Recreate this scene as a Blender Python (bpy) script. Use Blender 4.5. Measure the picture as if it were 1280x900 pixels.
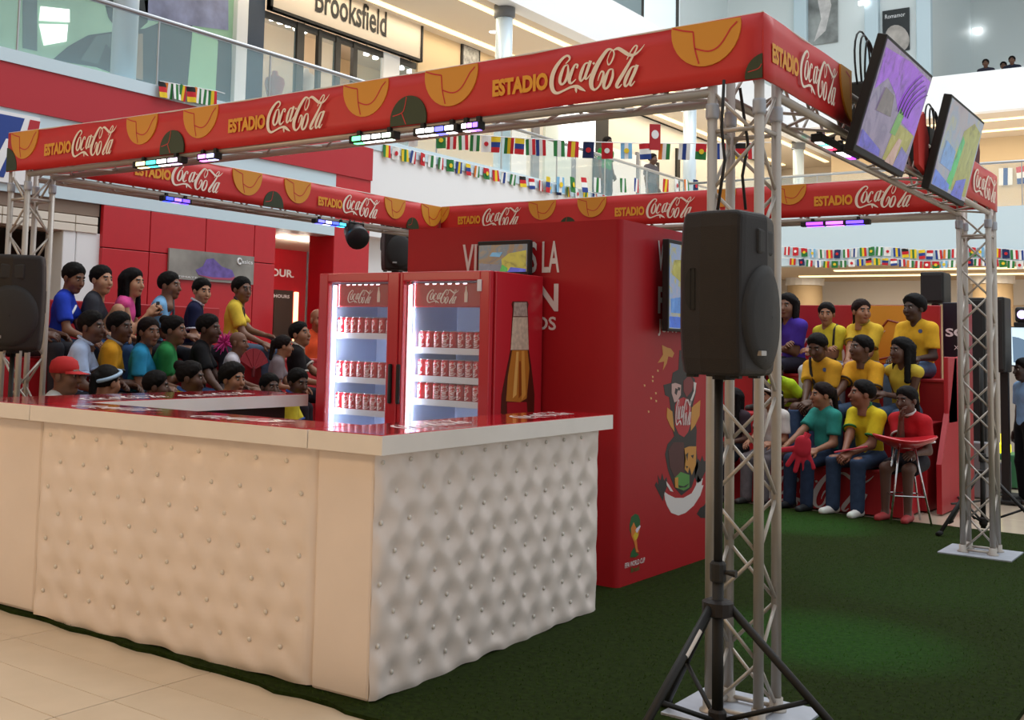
import bpy, bmesh, math, random
import numpy as np
from mathutils import Vector, Matrix
for o in list(bpy.data.objects): bpy.data.objects.remove(o)
SC = bpy.context.scene
COL = SC.collection
R = random.Random(7)
# ------------------------------------------------------------------ camera
FPX, PPX, PPY = 1402.16, 489.27, 313.65
CAM = Vector((1.9216, -5.0488, 1.62))
FW = Vector((-0.61850047, 0.78181465, 0.0788861)); RT = Vector((0.78530579, 0.61850443, 0.02733274)); UP = Vector((0.02742227, -0.07885503, 0.99650886))
cd = bpy.data.cameras.new('camera'); cam = bpy.data.objects.new('camera', cd); COL.objects.link(cam)
cd.sensor_fit = 'HORIZONTAL'; cd.sensor_width = 36.0; cd.lens = 36.0*FPX/1280
cd.shift_x = (640-PPX)/1280; cd.shift_y = (PPY-450)/1280
cd.clip_start = 0.05; cd.clip_end = 300
M = Matrix((RT, UP, -FW)).transposed().to_4x4(); M.translation = CAM; cam.matrix_world = M
SC.camera = cam
# ------------------------------------------------------------------ world, lights, exposure
W = bpy.data.worlds.new('world'); SC.world = W; W.use_nodes = True
bg = W.node_tree.nodes['Background']; bg.inputs[0].default_value = (0.93, 0.97, 1.0, 1); bg.inputs[1].default_value = 0.82
def area(name, loc, target, size, size_y, power, color):
    l = bpy.data.lights.new(name, 'AREA'); l.shape = 'RECTANGLE'; l.size = size; l.size_y = size_y; l.energy = power; l.color = color
    o = bpy.data.objects.new(name, l); COL.objects.link(o); o.location = loc
    if abs(loc[0]-target[0])+abs(loc[1]-target[1]) > 1e-6: o.rotation_euler = (Vector(target)-Vector(loc)).to_track_quat('-Z', 'Y').to_euler()
    return o
area('skylight_offscreen', (-2, 12, 15.5), (-2, 12, 0), 12, 20, 2300, (0.93, 0.97, 1.0))
area('warm_ceiling_light_offscreen', (-2.2, -5.6, 4.2), (-2.2, -5.2, 0), 7, 1.6, 130, (1.0, 0.72, 0.44))
area('warm_shop_light_offscreen', (-7.5, -5.5, 3.2), (-3.0, -1, 0.4), 3, 1.6, 60, (1.0, 0.76, 0.5))
def lamp_light(name, loc, power, color, radius=0.06):
    """light of a lamp that shows in the picture, at that lamp"""
    l = bpy.data.lights.new(name, 'POINT'); l.energy = power; l.color = color; l.shadow_soft_size = radius
    o = bpy.data.objects.new(name, l); COL.objects.link(o); o.location = loc
SC.view_settings.view_transform = 'Standard'; SC.view_settings.look = 'None'; SC.view_settings.gamma = 1.0
SC.view_settings.use_curve_mapping = False; SC.view_settings.exposure = -0.12
# ------------------------------------------------------------------ pixel -> place helpers
def ray(x, y): return FW + RT*((x-PPX)/FPX) - UP*((y-PPY)/FPX)
def onx(x, y, X): d = ray(x, y); return CAM + d*((X-CAM.x)/d.x)
def ony(x, y, Y): d = ray(x, y); return CAM + d*((Y-CAM.y)/d.y)
def onz(x, y, Z): d = ray(x, y); return CAM + d*((Z-CAM.z)/d.z)
def dep(x, y, w): return CAM + ray(x, y)*w
# ------------------------------------------------------------------ materials
def lin(c):
    if isinstance(c, str):
        c = tuple(int(c[i:i+2], 16)/255 for i in (0, 2, 4))
    return tuple(v/12.92 if v <= 0.04045 else ((v+0.055)/1.055)**2.4 for v in c[:3]) + (1.0,)
MATS = {}
def mat(name, col='808080', rough=0.6, metal=0.0, emit=0.0, ecol=None, noise=0.0, nscale=8.0, bump=0.0, bscale=60.0, alpha=1.0, trans=0.0, spec=0.5, coat=0.0):
    if name in MATS: return MATS[name]
    m = bpy.data.materials.new(name); m.use_nodes = True; nt = m.node_tree; b = nt.nodes['Principled BSDF']
    c = lin(col); b.inputs['Base Color'].default_value = c; b.inputs['Roughness'].default_value = rough; b.inputs['Metallic'].default_value = metal
    b.inputs['Specular IOR Level'].default_value = spec
    if coat: b.inputs['Coat Weight'].default_value = coat; b.inputs['Coat Roughness'].default_value = 0.1
    if emit: b.inputs['Emission Color'].default_value = lin(ecol or col); b.inputs['Emission Strength'].default_value = emit
    if alpha < 1: b.inputs['Alpha'].default_value = alpha
    if trans: b.inputs['Transmission Weight'].default_value = trans
    if noise or bump: tc = nt.nodes.new('ShaderNodeTexCoord')
    if noise:
        n = nt.nodes.new('ShaderNodeTexNoise'); n.inputs['Scale'].default_value = nscale; n.inputs['Detail'].default_value = 4
        nt.links.new(tc.outputs['Object'], n.inputs['Vector'])
        mr = nt.nodes.new('ShaderNodeMapRange'); mr.inputs[1].default_value = 0.3; mr.inputs[2].default_value = 0.7
        mr.inputs[3].default_value = 1-noise; mr.inputs[4].default_value = 1+noise
        nt.links.new(n.outputs[0], mr.inputs[0])
        mx = nt.nodes.new('ShaderNodeVectorMath'); mx.operation = 'SCALE'; mx.inputs[0].default_value = c[:3]
        nt.links.new(mr.outputs[0], mx.inputs['Scale']); nt.links.new(mx.outputs[0], b.inputs['Base Color'])
    if bump:
        n2 = nt.nodes.new('ShaderNodeTexNoise'); n2.inputs['Scale'].default_value = bscale; n2.inputs['Detail'].default_value = 3
        nt.links.new(tc.outputs['Object'], n2.inputs['Vector'])
        bp = nt.nodes.new('ShaderNodeBump'); bp.inputs['Strength'].default_value = bump; bp.inputs['Distance'].default_value = 0.01
        nt.links.new(n2.outputs[0], bp.inputs['Height']); nt.links.new(bp.outputs[0], b.inputs['Normal'])
    MATS[name] = m
    return m
def screen_mat(name, cols, scale=6.0, strength=1.2, seed=0.0):
    """a lit picture on a screen: blotches of colour"""
    if name in MATS: return MATS[name]
    m = bpy.data.materials.new(name); m.use_nodes = True; nt = m.node_tree; b = nt.nodes['Principled BSDF']
    b.inputs['Base Color'].default_value = (0.01, 0.01, 0.01, 1); b.inputs['Roughness'].default_value = 0.25
    tc = nt.nodes.new('ShaderNodeTexCoord'); mp = nt.nodes.new('ShaderNodeMapping'); mp.inputs['Location'].default_value = (seed, seed*1.7, seed*.6)
    nt.links.new(tc.outputs['Object'], mp.inputs[0])
    n = nt.nodes.new('ShaderNodeTexNoise'); n.inputs['Scale'].default_value = scale; n.inputs['Detail'].default_value = 3; n.inputs['Distortion'].default_value = 0.9
    nt.links.new(mp.outputs[0], n.inputs['Vector'])
    cr = nt.nodes.new('ShaderNodeValToRGB'); e = cr.color_ramp.elements
    k = len(cols)
    while len(e) < k: e.new(0.5)
    for i, c in enumerate(cols): e[i].position = 0.3+0.4*i/(k-1); e[i].color = lin(c)
    nt.links.new(n.outputs[0], cr.inputs[0]); nt.links.new(cr.outputs[0], b.inputs['Emission Color'])
    b.inputs['Emission Strength'].default_value = strength
    MATS[name] = m; return m
# ------------------------------------------------------------------ mesh builder
class MB:
    def __init__(s): s.v = []; s.f = []; s.m = []; s.k = 0
    def slot(s, k): s.k = k; return s
    def add(s, vs, fs):
        b = len(s.v); s.v += [tuple(v) for v in vs]
        for f in fs: s.f.append(tuple(i+b for i in f)); s.m.append(s.k)
        return s
    def box(s, x0, x1, y0, y1, z0, z1):
        s.add([(x0,y0,z0),(x1,y0,z0),(x1,y1,z0),(x0,y1,z0),(x0,y0,z1),(x1,y0,z1),(x1,y1,z1),(x0,y1,z1)],
              [(0,3,2,1),(4,5,6,7),(0,1,5,4),(1,2,6,5),(2,3,7,6),(3,0,4,7)]); return s
    def cbox(s, x0, x1, y0, y1, z0, z1, c=0.01):
        """box with chamfered edges"""
        b = bmesh.new(); bmesh.ops.create_cube(b, size=1)
        for v in b.verts: v.co = Vector(((x0+x1)/2+v.co.x*(x1-x0), (y0+y1)/2+v.co.y*(y1-y0), (z0+z1)/2+v.co.z*(z1-z0)))
        bmesh.ops.bevel(b, geom=b.edges[:], offset=c, segments=2, affect='EDGES', profile=0.5)
        b.verts.index_update(); s.add([v.co.copy() for v in b.verts], [[v.index for v in f.verts] for f in b.faces]); b.free(); return s
    def tube(s, pts, r, n=8, caps=True, closed=False):
        pts = [Vector(p) for p in pts]; N = len(pts); rs = r if isinstance(r, (list, tuple)) else [r]*N
        vs = []; prev = None
        for i, p in enumerate(pts):
            if closed: t = pts[(i+1) % N]-pts[i-1]
            else: t = pts[min(i+1, N-1)]-pts[max(i-1, 0)]
            t.normalize()
            if prev is None:
                a = Vector((0,0,1)) if abs(t.z) < 0.9 else Vector((1,0,0))
                u = t.cross(a).normalized()
            else: u = (prev-t*prev.dot(t)).normalized()
            prev = u; w = t.cross(u)
            for k in range(n):
                a = 2*math.pi*k/n; vs.append(p+(u*math.cos(a)+w*math.sin(a))*rs[i])
        fs = []
        for i in range(N if closed else N-1):
            j = (i+1) % N
            for k in range(n): fs.append((i*n+k, i*n+(k+1) % n, j*n+(k+1) % n, j*n+k))
        if caps and not closed: fs.append(tuple(range(n-1, -1, -1))); fs.append(tuple((N-1)*n+k for k in range(n)))
        return s.add(vs, fs)
    def lathe(s, prof, n=16, c=(0,0,0)):
        vs = []; fs = []
        for r, z in prof:
            for k in range(n): a = 2*math.pi*k/n; vs.append((c[0]+r*math.cos(a), c[1]+r*math.sin(a), c[2]+z))
        for i in range(len(prof)-1):
            for k in range(n): fs.append((i*n+k, i*n+(k+1) % n, (i+1)*n+(k+1) % n, (i+1)*n+k))
        fs.append(tuple(range(n-1, -1, -1))); fs.append(tuple((len(prof)-1)*n+k for k in range(n)))
        return s.add(vs, fs)
    def prism(s, poly, fr, d):
        """polygon (a,b) extruded by d in frame fr=(origin,ea,eb,en)"""
        o, ea, eb, en = [Vector(q) for q in fr]; n = len(poly)
        lo = [o+ea*a+eb*b for a, b in poly]; hi = [p+en*d for p in lo]
        fs = [tuple(range(n-1, -1, -1)), tuple(range(n, 2*n))]+[(i, (i+1) % n, n+(i+1) % n, n+i) for i in range(n)]
        return s.add(lo+hi, fs)
    def mesh(s, name, mats, smooth=False):
        me = bpy.data.meshes.new(name); me.from_pydata([tuple(v) for v in s.v], [], s.f)
        for m in (mats if isinstance(mats, (list, tuple)) else [mats]): me.materials.append(m)
        me.polygons.foreach_set('material_index', s.m)
        if smooth: me.polygons.foreach_set('use_smooth', [True]*len(s.f))
        me.update(); return me
    def build(s, name, mats, parent=None, smooth=False, loc=None):
        return put(s.mesh(name, mats, smooth), name, parent, loc)
def put(me, name, parent=None, loc=None, rot=None, scale=None):
    o = bpy.data.objects.new(name, me); COL.objects.link(o)
    if parent: o.parent = parent
    if loc is not None: o.location = loc
    if rot is not None: o.rotation_euler = rot
    if scale is not None: o.scale = scale
    return o
def tag(o, label=None, cat=None, group=None, kind=None):
    if label: o['label'] = label
    if cat: o['category'] = cat
    if group: o['group'] = group
    if kind: o['kind'] = kind
    return o
def thing(name, label, cat, loc=(0,0,0), rz=0.0, group=None):
    o = bpy.data.objects.new(name, None); COL.objects.link(o); o.location = loc; o.rotation_euler = (0,0,rz); o.empty_display_size = .1
    return tag(o, label, cat, group)
def struct(name, mb, m, smooth=False, label=None):
    o = mb.build(name, m, None, smooth); o['kind'] = 'structure'
    if label: o['label'] = label
    return o
def dup(root, loc=None, rz=None, label=None, parent=None):
    r = root.copy(); COL.objects.link(r)
    if loc is not None: r.location = loc
    if rz is not None: r.rotation_euler = (0,0,rz)
    if label: r['label'] = label
    for ch in [c for c in bpy.data.objects if c.parent is root]:
        c = ch.copy(); COL.objects.link(c); c.parent = r
        for g in [q for q in bpy.data.objects if q.parent is ch]:
            d = g.copy(); COL.objects.link(d); d.parent = c
    return r
# ------------------------------------------------------------------ lettering
TXT = {}
def text_mb(s, bold=0.0):
    """flat lettering as polygons: unit cap height about 0.7, centred on x"""
    key = (s, bold)
    if key not in TXT:
        cu = bpy.data.curves.new('t', 'FONT'); cu.body = s; cu.align_x = 'CENTER'; cu.size = 1.0; cu.offset = bold; cu.resolution_u = 3
        o = bpy.data.objects.new('t', cu); COL.objects.link(o)
        dg = bpy.context.evaluated_depsgraph_get(); me = bpy.data.meshes.new_from_object(o.evaluated_get(dg))
        TXT[key] = ([v.co.copy() for v in me.vertices], [tuple(p.vertices) for p in me.polygons])
        bpy.data.objects.remove(o); bpy.data.curves.remove(cu); bpy.data.meshes.remove(me)
    return TXT[key]
def letters(name, s, fr, w, h, m, parent, bold=0.0, off=0.004, label=None):
    """word s fitted into a w x h box whose lower left corner is fr origin"""
    vs, fs = text_mb(s, bold); o, ea, eb, en = [Vector(q) for q in fr]
    x0 = min(v.x for v in vs); x1 = max(v.x for v in vs); y0 = min(v.y for v in vs); y1 = max(v.y for v in vs)
    mb = MB(); mb.add([o+ea*((v.x-x0)/(x1-x0)*w)+eb*((v.y-y0)/(y1-y0)*h)+en*off for v in vs], fs)
    ob = mb.build(name, m, parent)
    if label: ob['label'] = label
    return ob
def crom(pts, n=6):
    P = [Vector(p) for p in pts]; out = []
    for i in range(len(P)-1):
        p0 = P[max(i-1, 0)]; p1 = P[i]; p2 = P[i+1]; p3 = P[min(i+2, len(P)-1)]
        for k in range(n):
            t = k/n; out.append(0.5*((2*p1)+(p2-p0)*t+(2*p0-5*p1+4*p2-p3)*t*t+(3*p1-p0-3*p2+p3)*t**3))
    out.append(P[-1]); return out
def ribbon(pts, n=5):
    """(x,y,width) points -> quads of a brush stroke"""
    C = crom(pts, n); vs = []; fs = []
    for i, p in enumerate(C):
        t = C[min(i+1, len(C)-1)]-C[max(i-1, 0)]; d = Vector((-t.y, t.x)); d = d.normalized() if d.length > 0 else Vector((0, 1))
        w = max(p.z, 1.0)/2; vs += [(p.x+d.x*w, p.y+d.y*w), (p.x-d.x*w, p.y-d.y*w)]
    for i in range(len(C)-1): fs.append((2*i, 2*i+1, 2*i+3, 2*i+2))
    return vs, fs
STROKES = [
 [(622,240,8),(648,212,12),(650,190,16),(628,182,16),(590,210,22),(545,270,30),(518,335,34),(512,400,34),(528,448,28),(560,462,20),(610,440,16),(665,412,18),(710,405,24),(745,420,22),(778,436,4)],
 [(700,412,8),(705,430,18),(708,452,4)],
 [(640,250,10),(612,262,14),(588,320,26),(578,372,24),(594,396,16),(622,370,20),(642,305,20),(640,250,10)],
 [(708,272,16),(716,248,14),(694,248,14),(668,305,26),(652,362,26),(668,384,16),(704,352,6)],
 [(800,228,10),(772,238,14),(748,292,26),(736,345,22),(748,362,14),(774,322,12),(800,240,8)],
 [(815,212,24),(796,270,24),(776,332,22),(788,346,12),(818,306,6)],
 [(832,236,16),(846,226,16)],
 [(988,150,6),(975,128,10),(940,132,22),(890,200,30),(850,275,36),(824,350,36),(826,402,28),(850,422,16),(884,392,14),(908,335,20),(914,296,16),(898,288,12),(880,325,8),(872,356,4)],
 [(940,205,6),(950,238,10),(972,215,12),(990,165,12),(984,130,8),(960,150,6),(940,205,6)],
 [(985,132,6),(1020,118,22),(1060,138,26),(1100,160,24),(1140,158,16),(1180,125,10),(1212,82,3)],
 [(984,268,10),(956,276,14),(930,335,26),(918,388,24),(930,410,16),(958,386,20),(982,322,20),(984,268,10)],
 [(1086,195,6),(1116,132,10),(1146,94,10),(1158,108,11),(1118,190,16),(1066,285,26),(1022,362,28),(1014,392,20),(1030,396,12),(1052,372,6)],
 [(1150,240,10),(1122,250,14),(1092,305,26),(1072,362,22),(1082,386,14),(1112,346,12),(1148,250,8)],
 [(1162,230,24),(1140,290,24),(1112,354,22),(1120,380,12),(1146,346,6)],
]
def script_logo():
    V = []; F = []
    for si, st in enumerate(STROKES):
        st = [(x, y+0.179*(x-500), w) for x, y, w in st]
        vs, fs = ribbon(st); b = len(V)
        V += [((x-505)/705.0, (480-y)/300.0, si*0.0005) for x, y in vs]; F += [tuple(i+b for i in f) for f in fs]
    return V, F
LOGO = script_logo()      # unit square, lower left origin
def logo(name, fr, w, h, m, parent, off=0.005, label=None):
    o, ea, eb, en = [Vector(q) for q in fr]; V, F = LOGO
    # strokes cross each other: lift each a hair so that none lies in the plane of another
    mb = MB(); mb.add([o+ea*(a*w)+eb*(b*h)+en*(off+l) for a, b, l in V], F)
    ob = mb.build(name, m, parent)
    if label: ob['label'] = label
    return ob
def clip_poly(poly, ax, lim, keep_below):
    out = []; n = len(poly)
    ins = (lambda p: p[ax] <= lim) if keep_below else (lambda p: p[ax] >= lim)
    for i in range(n):
        a = poly[i]; b = poly[(i+1) % n]
        if ins(a): out.append(a)
        if ins(a) != ins(b):
            t = (lim-a[ax])/(b[ax]-a[ax]); out.append((a[0]+(b[0]-a[0])*t, a[1]+(b[1]-a[1])*t))
    return out
# ================================================================== SETTING
m_tile = mat('floor_tile', 'cfc0aa', 0.22, noise=0.05, nscale=3.0, spec=0.45)
m_grout = mat('floor_grout', '8d7a60', 0.8)
m_grass = mat('artificial_turf', '26340f', 0.95, noise=0.35, nscale=30, bump=0.9, bscale=260, spec=0.1)
m_blade = mat('turf_blade', '35481a', 0.9, spec=0.1)
m_white = mat('mall_white', 'f2f3f5', 0.5)
m_bluew = mat('fascia_pale_blue', 'cfe4ee', 0.45)
m_redpanel = mat('mall_red_panel', 'c4202c', 0.35, noise=0.03)
m_reddark = mat('mall_red_band', 'b81f2c', 0.4)
m_beige = mat('beige_ceiling', 'd8c8b4', 0.7)
m_tan = mat('tan_wall', 'd9c09a', 0.7)
m_strip = mat('warm_light_strip', 'ffe2a8', 0.5, emit=2.2)
m_lampw = mat('white_lamp', 'ffffff', 0.5, emit=4.0)
m_dark = mat('dark_interior', '23211f', 0.8)
m_grey = mat('grey_wall', '7f8088', 0.6)
m_black = mat('matt_black', '141313', 0.6)
m_steel = mat('steel', 'b9bcc0', 0.3, 0.8)
m_glass = mat('clear_glass', 'bfe0e6', 0.05, alpha=0.16, spec=0.4)
m_metalblue = mat('painted_column', 'd2e2ec', 0.35, 0.15)
# floor: grouted base with tiles set on it
fl = MB().box(-16, 10, -9, 42, -0.08, -0.028)
floor = struct('floor', fl, m_grout)
tm = MB().cbox(-0.597, 0.597, -0.1485, 0.1485, -0.03, -0.018, 0.003).mesh('tile', m_tile)
for i in range(-4, 4):
    for j in range(-14, 1):
        x = -2.21+0.6+1.2*i; y = -1.45+0.15+0.3*j
        if y > -1.0 or x > 3: continue
        put(tm, 'tile', floor, (x, y, 0))
tm2 = MB().cbox(-0.597, 0.597, -0.597, 0.597, -0.03, -0.018, 0.003).mesh('tile', m_tile)
for i in range(-2, 8):
    for j in range(0, 16):
        x = -0.4+1.2*i; y = 7.3+1.2*j
        if j > 9 and i > 4: continue
        put(tm2, 'tile', floor, (x, y, 0))
for i in range(0, 3):
    for j in range(-4, 6): put(tm2, 'tile', floor, (1.62+1.2*i, -0.2+1.2*j, 0))
struct('ceiling_shade_unseen', MB().box(-12, 9, -9, -3.4, 4.35, 4.6), m_beige)  # unseen slab added over the camera to shade the foreground
struct('wall_shade_unseen', MB().box(-12, 9, -9.2, -9, -0.02, 9), m_tan)  # unseen wall added behind the camera to darken the foreground
# turf sheet with an uneven cut edge
g = MB(); N = 70
edge = [(-9.0+9.95*i/N, -1.16+0.02*math.sin(i*1.7)+0.012*R.uniform(-1, 1)) for i in range(N+1)]
poly = edge+[(0.95, 6.78), (-9.0, 6.78)]
g.prism(poly, ((0,0,-0.03), (1,0,0), (0,1,0), (0,0,1)), 0.03)
turf = struct('floor_turf', g, m_grass)
# pile of the turf where it is close enough to show
pv = []; pf = []
rng = np.random.default_rng(3)
nb = 60000
bx_ = rng.uniform(-4.2, 0.94, nb); by_ = rng.uniform(-1.16, 6.72, nb)
keep = ~((bx_ < -1.62) & (by_ > 1.35) & (by_ < 3.64)) & ~((bx_ < -1.25) & (by_ > -1.02) & (by_ < 1.4)) & ~((bx_ < -2.9) & (by_ > -1.0))
bx_ = bx_[keep]; by_ = by_[keep]
ang = rng.uniform(0, 6.28, len(bx_)); hh = rng.uniform(0.004, 0.011, len(bx_)); ww = 0.003
V = np.zeros((len(bx_), 3, 3))
V[:, 0] = np.stack([bx_-ww*np.cos(ang), by_-ww*np.sin(ang), 0*bx_-0.001], 1)
V[:, 1] = np.stack([bx_+ww*np.cos(ang), by_+ww*np.sin(ang), 0*bx_-0.001], 1)
V[:, 2] = np.stack([bx_+0.008*np.sin(ang*3), by_+0.008*np.cos(ang*2), hh], 1)
me = bpy.data.meshes.new('turf_pile'); me.from_pydata(V.reshape(-1, 3).tolist(), [], np.arange(len(bx_)*3).reshape(-1, 3).tolist()); me.materials.append(m_blade)
o = put(me, 'turf_pile', turf); o['kind'] = 'stuff'
# ---- left wing of the mall: everything hangs on the line x = -9
XW = -9.0
def yw(px, py, X=XW): return onx(px, py, X).y
def zw(px, py, X=XW): return onx(px, py, X).z
YR = 8.2
struct('trim_1', MB().box(XW-0.35, XW, -7, 7.64, 3.13, 4.05), m_bluew)
struct('trim_2', MB().box(XW-0.35, XW+0.03, -7, YR, 4.05, 4.55), m_reddark)
struct('trim_3', MB().box(XW-0.35, XW+0.05, -7, 5.2, 4.55, 4.70), m_bluew)
struct('trim_4', MB().box(XW-0.35, XW+0.0, 5.2, 34, 4.55, 4.74), m_bluew)
struct('trim_5', MB().box(XW-0.35, XW-0.02, YR, 34, 3.2, 4.55), m_white)
struct('ceiling', MB().box(-15, XW-0.35, -7, 34, 3.18, 3.3), m_beige)
struct('floor_mezzanine', MB().box(-15, XW-0.35, -7, 34, 4.45, 4.6), m_white)
# red cladding panels of the shop
wl = struct('wall_left', MB().box(XW-0.4, XW-0.06, 3.22, 6.15, -0.02, 3.13), m_dark)
ys = [3.22, yw(186, 330), yw(256, 330), yw(317, 330), 6.16]
zj = 2.62
for a, b in zip(ys, ys[1:]):
    for z0, z1 in ((-0.02, zj), (zj, 3.13)):
        mb = MB().cbox(XW-0.06, XW, a+0.006, b-0.006, z0+0.005, z1-0.005, 0.006); mb.build('panel', m_redpanel, wl)
# shoe poster on it
pa = onx(210, 310, XW); pb = onx(316, 321, XW); pc = onx(316, 361, XW); pd = onx(210, 348, XW)
po = thing('shoe_poster', 'wide grey poster of a purple running shoe on red wall panels', 'poster', (XW+0.004, (pa.y+pb.y)/2, 2.0))
y0, y1 = pa.y-po.location.y, pb.y-po.location.y; z0, z1 = pd.z-2.0, pa.z-2.0
m_pg = mat('poster_grey', '8f8c86', 0.4, noise=0.35, nscale=2.5)
MB().box(0.0, 0.025, y0, y1, z0, z1).build('board', m_pg, po)
fr = ((0.026, y0, z0), (0,1,0), (0,0,1), (1,0,0)); w = y1-y0; h = z1-z0
def blob(cx, cz, rx, rz, n=20, tilt=0.0): return [(cx+rx*math.cos(t)*math.cos(tilt)-rz*math.sin(t)*math.sin(tilt), cz+rx*math.cos(t)*math.sin(tilt)+rz*math.sin(t)*math.cos(tilt)) for t in [2*math.pi*i/n for i in range(n)]]
shoe = [(0.3*w,0.35*h),(0.33*w,0.2*h),(0.5*w,0.12*h),(0.7*w,0.14*h),(0.76*w,0.25*h),(0.73*w,0.45*h),(0.6*w,0.55*h),(0.5*w,0.8*h),(0.42*w,0.75*h),(0.38*w,0.5*h)]
sh = MB().prism(shoe, fr, 0.002).build('shoe_print', mat('shoe_purple', '6f5aa8', 0.5, noise=0.3, nscale=12), po)
MB().prism([(0.33*w,0.19*h),(0.5*w,0.08*h),(0.74*w,0.1*h),(0.77*w,0.24*h),(0.7*w,0.17*h),(0.5*w,0.15*h)], fr, 0.004).build('sole_print', mat('shoe_sole', 'b04a6a', 0.5), sh)
fr2 = ((0.026, y0+0.84*w, z0+0.72*h), (0,1,0), (0,0,1), (1,0,0))
letters('lettering', 'asics', fr2, 0.14*w, 0.13*h, m_white, po, 0.01)
ring = MB(); ring.tube([(0.03, y0+0.815*w+0.02*w*math.cos(t)*1.2, z0+0.79*h+0.10*h*math.sin(t)) for t in [0.4+i*0.5 for i in range(11)]], 0.012, 5); ring.build('logo_swirl', m_white, po)
letters('lettering', 'ULTIMATE', ((0.026, y0+0.02*w, z0+0.06*h), (0,1,0), (0,0,1), (1,0,0)), 0.3*w, 0.06*h, m_white, po)
# open shop left of the panels
struct('wall_left_shop', MB().box(-14.2, -14, -7, 12, -0.02, 3.2), mat('shop_cream', 'efe4d2', 0.7))
struct('wall_left_shop_side', MB().box(-14, XW-0.4, 5.4, 5.55, -0.02, 3.18), m_white)
struct('ceiling_shop', MB().box(-13.5, XW-0.5, -7, 5.4, 2.75, 2.8), m_dark)
struct('trim_6', MB().box(XW-0.32, XW-0.05, -7, 3.2, 2.98, 3.13), mat('trim_brown', '8a7768', 0.5))
wl2 = struct('trim_7', MB().box(XW-0.3, XW-0.08, -7, 3.2, 2.76, 2.98), mat('trim_tan', 'a89684', 0.5))
bm_ = MB().cbox(-0.03, 0.03, -0.155, 0.155, -0.045, 0.045, 0.006).mesh('panel', mat('trim_cream', 'e6ddcf', 0.5))
for i in range(12):
    for k in range(2): put(bm_, 'panel', wl2, (XW-0.06, 3.02-0.32*i, 2.82+0.1*k))
for px0, px1, m in ((82, 98, m_white), (99, 129, m_white)):
    ya, yb = yw(px0, 300), yw(px1, 300)
    struct('wall_left_pier', MB().cbox(XW-0.4, XW-0.05, ya, yb, -0.02, 2.78, 0.01), m)
for px, py in ((5, 278), (40, 248), (17, 281), (58, 293), (72, 276)):
    p = onx(px, py, -11.0); l = thing('shop_downlight', 'small white spotlight hanging under the open shop ceiling', 'lamp', (p.x, p.y, p.z), 0, 'spotlights in the open shop')
    k_ = 0.5 if px == 17 else 1.0; MB().lathe([(0.02*k_, 0.10), (0.03*k_, 0.05), (0.09*k_, -0.06)], 10).build('lamp_shade', m_lampw, l, True); lamp_light('shop_downlight_glow', p-Vector((0, 0, 0.1)), 20, (1.0, 0.93, 0.82))
    MB().tube([(0,0,0.1), (0,0,2.78-p.z)], 0.008, 6).build('rod', m_black, l)
for px0, px1 in ((0, 6), (112, 121)): pass
o = MB().box(-13.6, -13.4, 0.2, 5.2, -0.02, 1.75).build('shop_counter', m_redpanel); tag(o, 'low red display counter at the back of the open shop', 'counter')
# recess with the store entrance right of the panels
XB = -12.0
struct('wall_left_entry', MB().box(XB-0.2, XB, 5.5, yw(383, 330, XB), -0.02, 3.2), m_redpanel)
struct('wall_left_entry_side', MB().box(XB-0.2, XB+0.02, yw(383, 330, XB), 12.5, -0.02, 3.2), m_grey)
struct('wall_left_entry_corner', MB().box(XB, XW-0.4, 5.9, 6.1, -0.02, 3.2), m_redpanel)
d = struct('door_1', MB().box(XB, XB+0.05, yw(340, 390, XB), yw(363, 390, XB), -0.02, zw(355, 363, XB)), mat('door_brown', '4a3e38', 0.5))
MB().cbox(XB+0.05, XB+0.09, yw(356, 390, XB), yw(358, 390, XB), 0.9, 1.3, 0.005).build('door_handle', m_steel, d)
o = MB().cbox(XB, XB+0.06, yw(366, 400, XB), yw(369.5, 400, XB), -0.02, zw(368, 365, XB), 0.01).build('light_strip', m_strip); tag(o, 'tall glowing strip beside the brown store door', 'light')
sg = thing('store_sign', 'white block letters ending in R on the orange red entrance wall', 'sign', (XB, yw(340, 339, XB), zw(355, 345, XB)))
y1 = yw(367, 340, XB)-sg.location.y
letters('lettering', 'UNDER ARMOUR.', ((0.01, y1-2.05, -0.02), (0,1,0), (0,0,1), (1,0,0)), 2.05, 0.14, m_white, sg, 0.03)
ds = thing('door_sign', 'small white lettering above the brown store door', 'sign', (XB+0.06, yw(350, 369, XB), zw(350, 369, XB)-0.03))
letters('lettering', 'HOURS', ((0, -0.22, -0.02), (0,1,0), (0,0,1), (1,0,0)), 0.4, 0.06, m_white, ds, 0.03)
for px, py in ((355, 286), (400, 294), (380, 291)):
    p = onx(px, py, -10.3); o = MB().lathe([(0.11, 0.0), (0.10, -0.015)], 14).build('recessed_lamp', m_lampw, None, False, (p.x, p.y, 3.178)); tag(o, 'round recessed lamp in the store entrance ceiling', 'lamp', 'lamps in the entrance ceiling'); lamp_light('recessed_lamp_glow', (p.x, p.y, 3.1), 24, (1.0, 0.88, 0.74), 0.1)
struct('wall_left_pillar', MB().cbox(XW-0.5, XW+0.004, min(yw(417, 320), 7.6), YR, -0.02, 4.06, 0.01), m_redpanel)
struct('wall_left_far', MB().box(XW-0.6, XW-0.3, YR, 34, -0.02, 3.2), m_white)
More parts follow.
